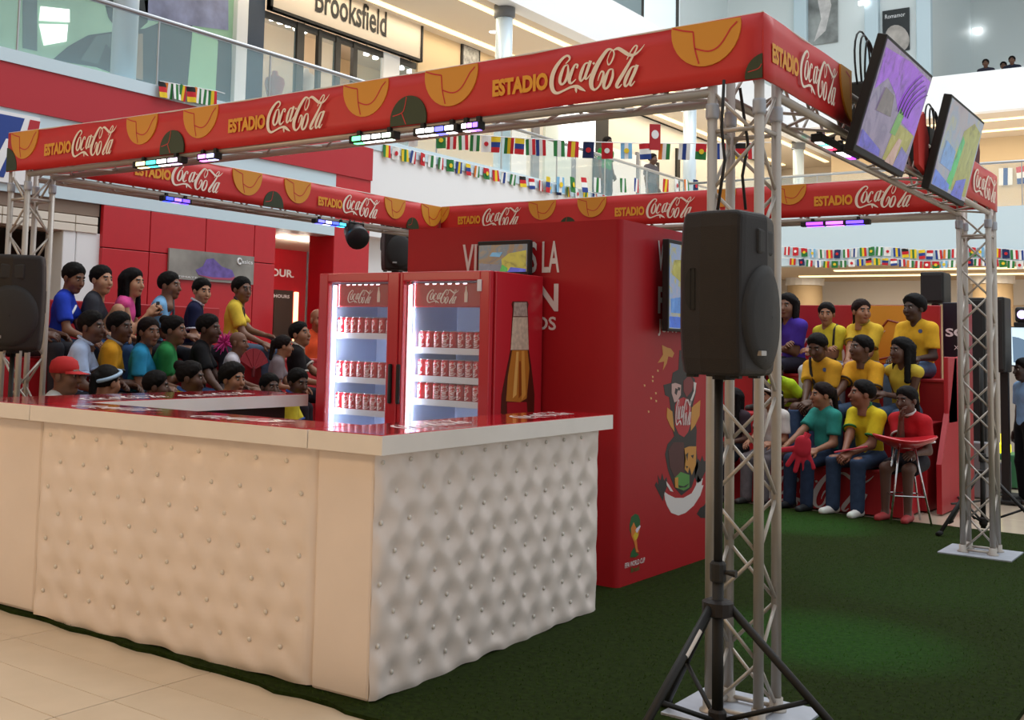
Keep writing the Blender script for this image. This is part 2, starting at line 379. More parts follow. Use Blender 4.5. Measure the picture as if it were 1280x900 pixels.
# logo board at the left end of the red band
sb = thing('shop_fascia_sign', 'blue and white shop sign with slanted letter shapes on the pale band', 'sign', (XW+0.01, yw(5, 180), 3.6))
yl = yw(0, 180)-sb.location.y; yr_ = yw(46, 180)-sb.location.y
MB().box(0, 0.03, -2.2, yr_, -0.38, 0.40).build('board', m_white, sb)
MB().prism([(-2.1, -0.33), (yr_-0.42, -0.33), (yr_-0.2, 0.36), (-2.1, 0.36)], ((0.031,0,0), (0,1,0), (0,0,1), (1,0,0)), 0.004).build('blue_shape', mat('sign_blue', '1d3f92', 0.4), sb)
MB().prism([(yr_-0.62, -0.33), (yr_-0.5, -0.33), (yr_-0.32, 0.1), (yr_-0.42, 0.1)], ((0.036,0,0), (0,1,0), (0,0,1), (1,0,0)), 0.003).build('white_shape', m_white, sb)
MB().prism([(yr_-0.16, 0.22), (yr_-0.02, 0.22), (yr_-0.0, 0.36), (yr_-0.13, 0.36)], ((0.031,0,0), (0,1,0), (0,0,1), (1,0,0)), 0.004).build('red_shape', m_reddark, sb)
# ---- mezzanine level
XU = -11.6; ZC = 7.95
struct('wall_left_upper', MB().box(XU-3.2, XU-3.0, -7, 34, 4.6, ZC), m_tan)
struct('ceiling_upper', MB().box(-15, XW-0.3, -7, 34, ZC, ZC+0.15), m_beige)
struct('trim_8', MB().box(XW-0.35, XW, -7, 34, ZC-0.05, 8.95), m_white)
for k, (xs, ya, yb) in enumerate(((-9.75, 9.0, 33), (-11.2, 6.5, 33))):
    o = MB().box(xs-0.07, xs+0.07, ya, yb, ZC-0.03, ZC+0.01).build('ceiling_light_strip', m_strip)
    tag(o, ('warm light strip along the upper ceiling near its open edge', 'warm light strip where the upper ceiling meets the shop wall')[k], 'light', 'warm ceiling light strips'); area('ceiling_strip_glow', (xs, (ya+yb)/2, ZC-0.045), (xs, (ya+yb)/2, 0), 0.14, yb-ya, 150, (1.0, 0.86, 0.66))
for px, py in ((617, 41), (834, 140), (852, 139), (672, 130)):
    p = onz(px, py, ZC-0.02); o = MB().lathe([(0.09, 0.0), (0.08, -0.012)], 12).build('recessed_lamp', m_lampw, None, False, (p.x, p.y, ZC)); tag(o, 'small round recessed lamp in the upper beige ceiling', 'lamp', 'lamps in the upper ceiling')
# columns along the edge
cmesh = MB().lathe([(0.16, 4.6), (0.16, ZC-0.25)], 20).mesh('shaft', m_metalblue, True)
rmesh = MB().lathe([(0.17, ZC-0.25), (0.2, ZC-0.22), (0.2, ZC)], 20).mesh('collar', mat('collar_grey', '6f7174', 0.5), True)
for k, (px, py) in enumerate(((155, 70), (630, 50), (862, 200), (998, 210))):
    p = onx(px, py, -9.35); t = thing('column', 'round pale blue steel column with grey collar at the gallery edge', 'column', (p.x, p.y, 0), 0, 'columns along the gallery edge')
    put(cmesh, 'shaft', t); put(rmesh, 'collar', t)
# glass balustrade: rail, posts, panes
rt = thing('gallery_railing', 'glass balustrade with steel handrail along the upper gallery', 'railing', (-9.08, 0, 4.7))
MB().tube([(0, -4, 0.88), (0, 33, 0.88)], 0.035, 8).build('handrail', m_steel, rt, True)
pm = MB().box(-0.006, 0.006, 0.02, 1.98, 0.02, 0.84).mesh('pane', m_glass); qm = MB().tube([(0,0,-0.1), (0,0,0.88)], 0.014, 6).mesh('post', m_steel)
for i in range(-2, 16): put(pm, 'pane', rt, (0, 2*i, 0)); put(qm, 'post', rt, (0, 2*i, 0))
# upper shop with the big green poster
def up(px, py): return onx(px, py, XU)
y0 = up(-40, 50).y; y1 = up(290, 60).y
struct('wall_left_poster', MB().box(XU-0.2, XU, y0, y1, 4.6, ZC), mat('poster_green', 'a9d4b4', 0.5, noise=0.2, nscale=0.8))
pt = thing('window_poster', 'huge green shop window poster with a dark player silhouette', 'poster', (XU, 0, 4.6))
def frp(d): return ((d, 0, 0), (0,1,0), (0,0,1), (1,0,0))
def pp(L): return [(up(*q).y, up(*q).z-4.6) for q in L]
md = mat('poster_dark', '39434a', 0.5, noise=0.2, nscale=2); md2 = mat('poster_mid', '5b6b6c', 0.5, noise=0.2, nscale=2)
for L, m, d in (([(65,75),(85,58),(110,44),(145,39),(180,36),(225,18),(240,30),(238,112),(190,110),(120,84)], md, 0.005),
                ([(100,75),(120,45),(150,40),(150,75),(132,55),(122,80)], md2, 0.008),
                ([(130,0),(185,0),(184,28),(165,45),(148,40),(135,22)], md, 0.006), ([(150,45),(178,42),(178,100),(150,95)], mat('poster_tan', '9b8a76', 0.5), 0.009),
                ([(180,0),(285,0),(285,38),(222,30),(183,25)], mat('poster_lilac', '8f95b8', 0.5, noise=0.3, nscale=3), 0.006),
                ([(240,40),(272,52),(268,130),(233,118)], mat('poster_leaf', 'a5d8ae', 0.5), 0.009), ([(272,45),(289,50),(289,140),(268,130)], md, 0.007),
                ([(28,0),(46,0),(46,64),(28,60)], md2, 0.007)):
    MB().prism(pp(L), frp(d), 0.003).build('print_shape', m, pt)
for L in ([(50,8),(86,12),(86,28),(48,26)], [(48,30),(84,31),(82,52),(54,57)]):
    o = MB().prism(pp(L), frp(0.012), 0.01).build('white_patch', mat('white_patch_glow', 'ffffff', 0.5, emit=1.4), pt)  # glowing white patches laid over the poster
struct('wall_left_post', MB().cbox(XU-0.1, XU+0.1, up(290, 60).y, up(304, 60).y, 4.6, ZC, 0.01), m_white)
struct('wall_left_post_dark', MB().box(XU-0.1, XU+0.05, up(304, 60).y, up(327, 60).y, 4.6, ZC), mat('post_navy', '2c3d52', 0.4))
# shop with the name board
ya = up(331, 30).y; yb = up(522, 60).y; z0 = up(522, 79).z; z1 = z0+1.05
sn = thing('shop_name_board', 'cream shop board with black frame and dark serif name', 'sign', (XU+0.05, (ya+yb)/2, z0))
w = yb-ya
MB().box(0, 0.06, -w/2, w/2, 0, 1.05).build('board', mat('sign_cream', 'd6cabb', 0.6), sn)
fm = MB()
for a in (-w/2, w/2-0.05): fm.box(-0.02, 0.09, a, a+0.05, 0, 1.05)
for a in (0, 1.0): fm.box(-0.02, 0.09, -w/2, w/2, a, a+0.05)
fm.build('frame', m_black, sn)
yc = up(388, 8).y-sn.location.y; ye = up(477, 47).y-sn.location.y
letters('lettering', 'Brooksfield', ((0.065, yc, 0.24), (0,1,0), (0,0,1), (1,0,0)), ye-yc, 0.52, m_black, sn, 0.018)
# its window front: warm room behind dark frames
struct('wall_left_boutique', MB().box(XU-2.5, XU-2.4, ya-0.1, yb+0.2, 4.6, ZC), mat('boutique_wall', 'dac3a6', 0.6))
struct('wall_left_above', MB().box(XU-0.15, XU, ya-0.3, 34, z1-0.02, ZC), m_beige)
struct('wall_left_beside', MB().box(XU-0.15, XU, yb+0.02, up(640, 100).y, 4.6, ZC), m_tan)
mf = mat('window_frame_dark', '3a3733', 0.5)
wn = struct('window_1', MB().box(XU-0.06, XU-0.02, ya, yb, z0-0.12, z0), mf)
for px0, px1, m in ((371, 380, mf), (398, 402, mf), (420, 426, mf), (442, 447, mf), (480, 500, m_white)):
    MB().box(XU-0.08, XU, up(px0, 70).y, up(px1, 70).y, 4.6, z0).build('window_frame', m, wn)
for a, b in ((331, 371), (402, 420), (447, 522)):
    MB().box(XU-0.05, XU-0.04, up(a, 70).y, up(b, 70).y, 4.62, z0-0.12).build('pane', m_glass, wn)
for px0, px1, py0, py1 in ((330, 380, 20, 40), (458, 512, 68, 90)):
    a, b = onx(px0, py0, XU-1.2), onx(px1, py1, XU-1.2); n = 6
    rl = thing('light_track', ('black light track over the mannequins in the upper boutique' if px0 == 330 else 'black light track by the board end of the upper boutique'), 'light track', (a+b)/2); MB().tube([a-(a+b)/2+Vector((0,0,0.06)), b-(a+b)/2+Vector((0,0,0.06))], 0.02, 6).build('rail', m_black, rl)
    for e in (a, b): MB().tube([e-(a+b)/2+Vector((0,0,0.06)), Vector((e.x, e.y, ZC))-(a+b)/2], 0.01, 6).build('rod', m_black, rl)
    for i in range(n):
        p = a.lerp(b, i/(n-1)); o = MB().lathe([(0.05, 0.06), (0.07, 0.0), (0.06, -0.02)], 8).build('track_spotlight', m_lampw, None, True, p); tag(o, 'tiny bright track spotlight inside the upper boutique', 'lamp', 'boutique spotlights'); lamp_light('track_spotlight_glow', p-Vector((0, 0, 0.06)), 8, (1.0, 0.9, 0.75))
for px, py, c, lab in ((343, 112, 'c03a3c', 'mannequin torso in red top in the upper boutique window'), (382, 108, 'eceae6', 'mannequin torso in white top in the upper boutique window')):
    p = onx(px, py, XU-0.7); t = thing('mannequin', lab, 'mannequin', (p.x, p.y, 4.6)); s = p.z-4.6
    MB().lathe([(0.14, s-0.55), (0.16, s-0.3), (0.13, s-0.12), (0.19, s+0.1), (0.17, s+0.2), (0.06, s+0.27), (0.05, s+0.34)], 12).build('torso', mat('top_'+c, c, 0.8), t, True)
    MB().lathe([(0.02, s-0.55), (0.02, 0.02), (0.16, 0.0)][::-1], 10).build('stand', m_steel, t)
fp = onx(587, 74, XU); o = thing('framed_picture', 'small black framed picture on the tan upper wall', 'picture', (fp.x, fp.y, fp.z))
MB().box(0, 0.04, -0.35, 0.35, -0.3, 0.3).build('frame', m_black, o); MB().box(0.03, 0.045, -0.29, 0.29, -0.24, 0.24).build('print', mat('print_grey', '9a9a98', 0.6, noise=0.5, nscale=10), o)
# pale shop fronts further along the gallery
ws = struct('wall_left_gallery', MB().box(XU-0.2, XU-0.1, up(640, 150).y, 33.5, 4.6, z1), mat('gallery_pale', 'e9e3d6', 0.6))
for px0, px1, m, zt in ((641, 660, m_white, 7.2), (668, 676, m_grey, 6.8), (683, 716, mat('shop_pale_green', 'd8e2dc', 0.5), 6.9), (716, 722, m_grey, 6.9), (745, 762, m_black, 7.6), (764, 797, m_white, 6.8), (798, 801, m_grey, 6.9), (803, 823, m_white, 6.7), (824, 826, m_black, 6.8), (848, 852, m_black, 7.4)):
    MB().box(XU-0.1, XU-0.04, up(px0, 200).y, up(px1, 200).y, 4.6, zt).build('panel', m, ws)
a = up(703, 155); b = up(740, 155)
o = MB().box(XU-0.03, XU+0.1, a.y, b.y, a.z-0.5, a.z+0.45).build('light_box', mat('sign_glow', 'ffffff', 0.5, emit=2.0)); tag(o, 'glowing blank white light box above the gallery shops', 'light box')
# ---- far wing across the atrium
YF = 20.0
struct('trim_9', MB().box(XW, 9, YF, YF+0.4, 3.5, 4.62), m_bluew)
struct('floor_far_gallery', MB().box(XW, 9, YF+0.4, 34, 4.4, 4.6), m_white)
struct('ceiling_far', MB().box(XW, 9, YF+0.4, 34, 3.6, 3.7), m_beige)
struct('wall_back', MB().box(-15, 10, 34, 34.3, -0.02, 8.75), m_beige)
struct('trim_10', MB().box(XW, 9, 27.5, 27.8, 2.95, 3.6), m_white)
for k, (y, x0, x1) in enumerate(((21.2, -8, 8), (23.0, -6.5, -1.5), (25.0, -8, 8), (29.5, -9, 6), (32, -9, 6))):
    o = MB().box(x0, x1, y-0.1, y+0.1, 3.57, 3.61).build('ceiling_light_strip', m_strip); tag(o, 'warm light strip under the far gallery ceiling', 'light', 'far gallery light strips'); area('ceiling_strip_glow', ((x0+x1)/2, y, 3.55), ((x0+x1)/2, y, 0), x1-x0, 0.2, 7*(x1-x0), (1.0, 0.86, 0.68))
for x in (-8.2, -3.6, 1.0):
    t = thing('far_column', 'round beige column on the ground floor under the far gallery', 'column', (x, 26, 0), 0, 'ground floor far columns')
    MB().lathe([(0.45, -0.02), (0.45, 3.4)], 18).build('shaft', m_tan, t, True); MB().lathe([(0.5, 3.4), (0.5, 3.6)], 18).build('capital', m_white, t)
o = MB().cbox(-5.6, -2.6, 31, 31.4, -0.02, 2.55, 0.03).build('shop_kiosk', m_white); tag(o, 'white boxy kiosk far behind the red stand board', 'kiosk')
o = MB().cbox(-8.4, -6.9, 32, 32.3, -0.02, 2.4, 0.03).build('shop_doorway', mat('door_wood', '7a5a44', 0.6)); tag(o, 'brown wooden shop doorway at the far back of the ground floor', 'doorway')
# far gallery: shops, upper slab, high white wall
struct('wall_back_gallery', MB().box(XW, 9, 31, 31.2, 4.6, ZC), m_tan)
struct('ceiling_far_upper', MB().box(XW, 9, 27, 34, ZC, ZC+0.2), m_beige)
struct('trim_11', MB().box(XW, 9, 26.7, 27, ZC-0.05, 8.95), m_white)
for k, y in enumerate((28.2, 29.8)):
    o = MB().box(-8.5, 8, y-0.08, y+0.08, ZC-0.03, ZC+0.01).build('ceiling_light_strip', m_strip); tag(o, 'warm light strip in the upper ceiling of the far wing', 'light', 'far upper light strips'); area('ceiling_strip_glow', (-0.25, y, ZC-0.045), (-0.25, y, 0), 16.5, 0.16, 110, (1.0, 0.88, 0.70))
rt2 = thing('far_gallery_railing', 'glass balustrade along the far gallery with the flag strings', 'railing', (0, YF+0.1, 4.62))
MB().tube([(XW, 0, 0.9), (8, 0, 0.9)], 0.03, 8).build('handrail', m_steel, rt2, True)
pm2 = MB().box(0.02, 1.98, -0.006, 0.006, 0.02, 0.86).mesh('pane', m_glass)
for i in range(-4, 4): put(pm2, 'pane', rt2, (2*i, 0, 0)); put(qm, 'post', rt2, (2*i, 0, 0))
YH = 30.0
wb = struct('wall_back_high', MB().box(-22, ony(1160, 60, YH).x, YH, YH+0.4, 8.95, 17), mat('high_wall', 'e4edee', 0.5))
struct('wall_right_high', MB().box(ony(1160, 60, YH).x-0.3, ony(1160, 60, YH).x, YH, 36, 8.95, 17), mat('high_wall'))
struct('wall_back_higher', MB().box(ony(1160, 60, YH).x, 10, 36, 36.4, 4, 17), mat('high_wall'))
struct('ceiling_high', MB().box(-15, 10, 24, 37, 14.6, 14.9), mat('high_wall'))
for k, px in enumerate((1003, 1092, 1157)):
    p = ony(px, 60, YH); struct('trim_%d' % (12+k), MB().cbox(p.x-0.2, p.x+0.2, YH-0.25, YH, 8.95, 14.6, 0.03), m_bluew)
for k, (q0, q1, lab) in enumerate((((1010, -20), (1047, 52), 'tall grey poster of a dancing figure hanging on the high white wall'), ((1103, 14), (1137, 62), 'dark poster with a pale face hanging on the high white wall'))):
    a = ony(*q0, YH-0.06); b = ony(*q1, YH-0.06); t = thing('hanging_poster', lab, 'poster', ((a.x+b.x)/2, YH-0.06, (a.z+b.z)/2)); w = b.x-a.x; h = a.z-b.z
    MB().box(-w/2, w/2, 0, 0.04, -h/2, h/2).build('board', mat('poster_board%d' % k, ('8d9190', '22282a')[k], 0.5, noise=(0.6, 0.1)[k], nscale=1.6), t)
    f3 = ((0, -0.002, 0), (1,0,0), (0,0,1), (0,-1,0))
    if k == 1:
        MB().prism(blob(0.05*w, -0.2*h, 0.42*w, 0.34*h, 20, 0.4), f3, 0.003).build('face_print', mat('poster_face', 'b7b0aa', 0.6, noise=0.3, nscale=3), t)
        letters('lettering', 'Romamor', ((-0.4*w, -0.006, 0.3*h), (1,0,0), (0,0,1), (0,-1,0)), 0.75*w, 0.1*h, m_white, t)
    else:
        MB().prism([(-0.3*w,-0.45*h),(0.1*w,-0.3*h),(0.3*w,0.1*h),(0.1*w,0.5*h),(-0.2*w,0.3*h),(-0.05*w,-0.1*h)], f3, 0.003).build('figure_print', mat('poster_fig', 'd3d0cf', 0.6, noise=0.3, nscale=3), t)
for px, py in ((1222, 38), (1263, 93), (1080, 4)):
    p = ony(px, py, (35.9, 35.9, YH-0.26)[(px == 1080)*2]); o = MB().cbox(-0.14, 0.14, -0.1, 0.0, -0.06, 0.06, 0.01).build('wall_bright_block', m_lampw, None, False, p); tag(o, 'small glowing white block on the high white wall', 'lamp', 'glowing blocks on the high wall')  # small glowing white blocks set against the high wall

# third storey of the left wing: pale wall with a bright window behind its parapet
struct('wall_left_top', MB().box(-12.2, -12, 4, 30, 8.95, 14.6), mat('high_wall'))
w2 = struct('window_2', MB().box(-12.0, -11.96, onx(758, 10, -12).y, onx(848, 20, -12).y, 8.95, 14), mat('window_pane_day', 'e8f6fa', 0.2, emit=0.5))
for px in (758, 800, 844):
    y = onx(px, 10, -12).y; MB().box(-11.96, -11.9, y-0.05, y+0.05, 8.95, 14).build('window_frame', mf, w2)
MB().box(-11.96, -11.93, onx(760, 10, -12).y, onx(799, 10, -12).y, 8.95, 14).build('blind', mat('blind_grey', '8fa0a4', 0.5), w2)
# ================================================================== TRUSS FRAME
LB, LC, ZB, ZT, S = 5.65, 5.375, 2.8345, 3.14, 0.22
m_alu = mat('truss_aluminium', 'b5aea6', 0.38, 0.35, noise=0.06, nscale=6)
m_plate = mat('base_plate_steel', 'aab0bb', 0.45, 0.3, noise=0.1, nscale=8)
NB = 12; DZ = 2.78/NB
pole_m = MB().tube([(0,0,0.01), (0,0,3.05)], 0.0225, 12).mesh('pole', m_alu, True)
dl = math.hypot(S, DZ)
dia_m = MB().tube([(-S/2, 0, -DZ/2), (S/2, 0, DZ/2)], 0.0085, 8).mesh('diagonal_brace', m_alu, True)
rung_m = MB().tube([(-S/2, 0, 0), (S/2, 0, 0)], 0.011, 8).mesh('rung', m_alu, True)
plate_m = MB().cbox(-0.27, 0.27, -0.27, 0.27, -0.004, 0.012, 0.003).mesh('base_plate', m_plate)
foot_m = MB().lathe([(0.045, 0.01), (0.045, 0.02), (0.03, 0.03), (0.03, 0.07)], 12).mesh('foot_socket', m_alu, True)
coup_m = MB().lathe([(0.028, 0), (0.03, 0.01), (0.03, 0.06), (0.028, 0.07)], 12).mesh('coupler', m_plate, True)
def tower(label, loc, rz=0.0):
    t = thing('truss_tower', label, 'truss tower', loc, rz)
    put(plate_m, 'base_plate', t)
    for sx in (-1, 1):
        for sy in (-1, 1):
            put(pole_m, 'pole', t, (sx*S/2, sy*S/2, 0)); put(foot_m, 'foot_socket', t, (sx*S/2, sy*S/2, 0)); put(coup_m, 'coupler', t, (sx*S/2, sy*S/2, 2.68))
    for k, a in enumerate((0, math.pi/2, math.pi, -math.pi/2)):
        c = Vector((math.sin(a), -math.cos(a), 0))*(S/2)
        for i in range(NB):
            o = put(dia_m, 'diagonal_brace', t, (c.x, c.y, 0.03+DZ*(i+0.5)), (0, 0, a))
            if (i+(k % 2)) % 2: o.rotation_euler = (0, 0, a+math.pi)
        for z in (0.03, 2.62): put(rung_m, 'rung', t, (c.x, c.y, z), (0, 0, a))
    return t
tower('silver box truss tower beside the black speaker tripod', (0, 0, 0))
tower('silver box truss tower behind the left end of the white bar', (-LB, 0, 0))
tower('silver box truss tower beside the red bar stool', (-LC*math.sin(0.0093), LC, 0))
tower('silver box truss tower hidden behind the red booth', (-LB, LC, 0))
def beam(label, a, b):
    a = Vector(a); b = Vector(b); L = (b-a).length; ang = math.atan2(b.y-a.y, b.x-a.x)
    t = thing('truss_beam', label, 'truss beam', a, ang)
    for sy in (-1, 1):
        for z in (2.805, 3.03): MB().tube([(S/2, sy*S/2, z), (L-S/2, sy*S/2, z)], 0.0225, 10).build('chord', m_alu, t, True)
    n = int(L/0.26); st = (L-S)/n
    vm = MB().tube([(-st/2, 0, -0.1125), (st/2, 0, 0.1125)], 0.0085, 6).mesh('diagonal_brace', m_alu, True)
    vd = MB().tube([(-st/2, 0, 0.1125), (st/2, 0, -0.1125)], 0.0085, 6).mesh('diagonal_brace', m_alu, True)
    hm = MB().tube([(-st/2, -S/2, 0), (st/2, S/2, 0)], 0.0085, 6).mesh('diagonal_brace', m_alu, True)
    hd = MB().tube([(-st/2, S/2, 0), (st/2, -S/2, 0)], 0.0085, 6).mesh('diagonal_brace', m_alu, True)
    for i in range(n):
        x = S/2+st*(i+0.5)
        for sy in (-1, 1): put((vm, vd)[i % 2], 'diagonal_brace', t, (x, sy*S/2, 2.9175))
        put((hm, hd)[i % 2], 'diagonal_brace', t, (x, 0, 2.805))
    return t
beam('silver truss beam carrying the long front banner over the bar', (-LB, 0, 0), (0, 0, 0))
beam('silver truss beam carrying the two flat screens', (0, 0, 0), (-LC*math.sin(0.0093), LC, 0))
beam('silver truss beam on the side of the crowd beside the shoe poster', (-LB, 0, 0), (-LB, LC, 0))
beam('silver truss beam behind the red booth', (-LB, LC, 0), (-LC*math.sin(0.0093), LC, 0))
# ------------------------------------------------------------------ banners
m_ban = mat('banner_red', 'cc2b2b', 0.45, noise=0.04, nscale=5)
m_ban2 = m_ban
m_or = mat('banner_orange', 'dc962f', 0.5); m_or2 = m_or
m_dkball = mat('banner_dark_green', '2c3a1f', 0.5); m_lw = mat('banner_logo_white', 'f4e9d8', 0.5)
m_ye = mat('banner_yellow', 'e8a32e', 0.5)
def banner(label, p0, ea, en, L, items, m, back=0.0, sag=0.0, za=ZB, zb=ZT):
    """cloth strip from p0 along ea, seen from the side en; items = (kind, a0, a1)"""
    p0 = Vector(p0); ea = Vector(ea); en = Vector(en); t = thing('banner', label, 'banner', (p0.x, p0.y, za)); H = zb-za
    n = max(6, int(L/0.12)); mb = MB(); vs = []
    def bz(u): return -sag*0.6*4*u*(1-u)
    def tz(u): return H-sag*4*u*(1-u)
    def off(u, v): return 0.004*math.sin(u*L*5.1+1)*(1-v)+0.003*math.sin(u*L*9.0)
    rows = 4
    for s in (0, -1):
        for j in range(rows+1):
            for i in range(n+1):
                u = i/n; v = j/rows; z = bz(u)*(1-v)+tz(u)*v
                vs.append(ea*(u*L)+Vector((0,0,z))+en*(off(u, v)+s*0.008))
    fs = []; K = (rows+1)*(n+1)
    for j in range(rows):
        for i in range(n):
            a = j*(n+1)+i; q = (a, a+1, a+n+2, a+n+1); fs.append(q); fs.append(tuple(K+x for x in reversed(q)))
    rim = [i for i in range(n+1)]+[j*(n+1)+n for j in range(1, rows+1)]+[rows*(n+1)+i for i in range(n-1, -1, -1)]+[j*(n+1) for j in range(rows-1, 0, -1)]
    for i in range(len(rim)): a, b = rim[i], rim[(i+1) % len(rim)]; fs.append((b, a, K+a, K+b))
    mb.add(vs, fs); mb.build('cloth', m, t, True)
    pb = MB()
    for z in (H-0.002,): pb.tube([Vector((0,0,tz(u)))+ea*(u*L)+en*-0.006 for u in [i/8 for i in range(9)]], 0.006, 6)
    pb.build('hem', mat('hem_white', 'd8cfc6', 0.5), t)
    for it in items:
        k, a0, a1 = it[:3]; u = (a0+a1)/2/L; f = (ea*a0+Vector((0,0,bz(u))), ea, (0,0,1), en)
        if k == 't': letters('lettering', 'ESTADIO', (ea*a0+Vector((0,0,bz(u)+0.30*H)), ea, (0,0,1), en), a1-a0, 0.30*H, m_ye, t, 0.05, 0.010)
        elif k == 'l': logo('script_logo', (ea*a0+Vector((0,0,bz(u)+0.19*H)), ea, (0,0,1), en), a1-a0, 0.68*H, m_lw, t, 0.011)
        elif k in 'ob':
            r = (a1-a0)/2; cz = (H-sag*4*u*(1-u)-0.10*H) if k == 'o' else 0.05*H
            cx = (a0+a1)/2; poly = blob(cx, cz, r, r*1.06, 32)
            top = tz(u)-0.003; bot = bz(u)+0.003
            poly = clip_poly(clip_poly(clip_poly(clip_poly(poly, 1, top, True), 1, bot, False), 0, L-0.004, True), 0, 0.004, False)
            ball = MB().prism(poly, ((0,0,0), ea, (0,0,1), en), 0.009).build('ball_print', m_or if (k == 'o' and m is m_ban) else (m_or2 if k == 'o' else m_dkball), t)
            sm = MB()
            if k == 'o': segs = [[(0.15,0.9),(-0.15,0.35),(-0.35,-0.05),(-0.3,-0.5),(-0.18,-0.92)], [(-0.35,-0.05),(-0.65,0.02),(-0.95,0.12)], [(-0.3,-0.5),(0.1,-0.62),(0.42,-0.5),(0.72,-0.1),(0.78,0.3),(0.72,0.9)], [(0.72,-0.1),(0.9,0.05)]]
            else: segs = [[(-0.1,0.95),(-0.2,0.5),(-0.35,0.3),(-0.85,0.2)], [(-0.35,0.3),(-0.1,-0.2),(0.05,-0.9)], [(0.9,0.1),(0.6,-0.4)]]
            for sgm in segs:
                pts = [(cx+a*r, cz+b*r*1.06, r*0.07) for a, b in sgm]
                pts = [q for q in pts if bot < q[1] < top and 0 < q[0] < L]
                if len(pts) > 1:
                    C = crom(pts, 4); vs2 = []
                    for i, p in enumerate(C):
                        tt = C[min(i+1, len(C)-1)]-C[max(i-1, 0)]; d = Vector((-tt.y, tt.x)).normalized()*r*0.022
                        vs2 += [ea*(p.x+d.x)+Vector((0,0,p.y+d.y))+en*0.0105, ea*(p.x-d.x)+Vector((0,0,p.y-d.y))+en*0.0105]
                    sm.add(vs2, [(2*i, 2*i+1, 2*i+3, 2*i+2) for i in range(len(C)-1)])
            if sm.v: sm.build('seam_print', m, ball)
    return t
E_ = S/2+0.03
x0 = -LB-E_
def ax(px, py): return ony(px, py, -E_).x-x0
it = []
for k, a, b, y in (('b', -8, 22, 205), ('o', 15, 48, 175), ('t', 57, 90, 183), ('l', 92, 147, 180), ('o', 159, 197, 160), ('b', 201, 231, 180), ('o', 230, 273, 150), ('t', 287, 333, 150), ('l', 336, 413, 140), ('o', 430, 486, 120), ('b', 489, 534, 140), ('o', 532, 598, 100), ('t', 617, 686, 102), ('l', 690, 807, 85), ('o', 840, 927, 50), ('b', 932, 985, 70)):
    it.append((k, ax(a, y), ax(b, y)))
banner('long red front banner with white script logos and orange footballs over the bar', (x0, -E_, 0), (1,0,0), (0,-1,0), 2*E_+LB, it, m_ban, sag=0.035)
# right side: a short piece at the corner and one at the far end
def ay(px, py): return onx(px, py, E_).y+E_
it = [('t', ay(963, 55), ay(996, 75)), ('l', ay(998, 90), ay(1043, 110)), ('o', ay(1049, 110), ay(1082, 120))]
m_ban3 = m_ban
banner('short red banner with script logo beside the nearer flat screen', (E_, -E_, 0), (0,1,0), (1,0,0), ay(1063, 120), it, m_ban3)
a0 = ay(1196, 215); L = LC+2*E_-a0
banner('short pale red banner piece at the far end past the second screen', (E_-0.05, -E_+a0, 0), (0,1,0), (1,0,0), L, [('l', L-1.0, L-0.12)], m_ban3)
# inner banners, seen from inside the frame
XI = -LB+E_
def ai(px, py): return onx(px, py, XI).y-E_*0+E_-0.28+0.28
yb0 = -0.1
it = [(k, onx(a, y, XI).y-yb0, onx(b, y, XI).y-yb0) for k, a, b, y in (('b', 96, 108, 216), ('t', 168, 213, 215), ('l', 214, 277, 222), ('o', 290, 327, 225), ('b', 329, 354, 247), ('o', 355, 388, 237), ('t', 397, 427, 252), ('l', 428, 473, 260), ('o', 480, 506, 262), ('b', 508, 523, 278), ('o', 526, 552, 270))]
banner('red inner banner with script logos on the crowd side of the frame', (XI, yb0, 0), (0,1,0), (1,0,0), LC-E_-yb0, it, m_ban2)
YI = LC-E_
it = [(k, ony(a, y, YI).x-XI, ony(b, y, YI).x-XI) for k, a, b, y in (('o', 535, 562, 270), ('t', 573, 601, 275), ('l', 604, 652, 272), ('o', 661, 695, 265), ('b', 700, 720, 275), ('o', 722, 758, 262), ('t', 769, 806, 266), ('l', 809, 869, 262), ('o', 886, 920, 255), ('o', 968, 1008, 245), ('t', 1018, 1066, 253), ('l', 1070, 1144, 246), ('o', 1165, 1200, 240))]
banner('red inner banner with script logos running behind the red booth', (XI, YI, 0), (1,0,0), (0,-1,0), LB-0.05, it, m_ban2)
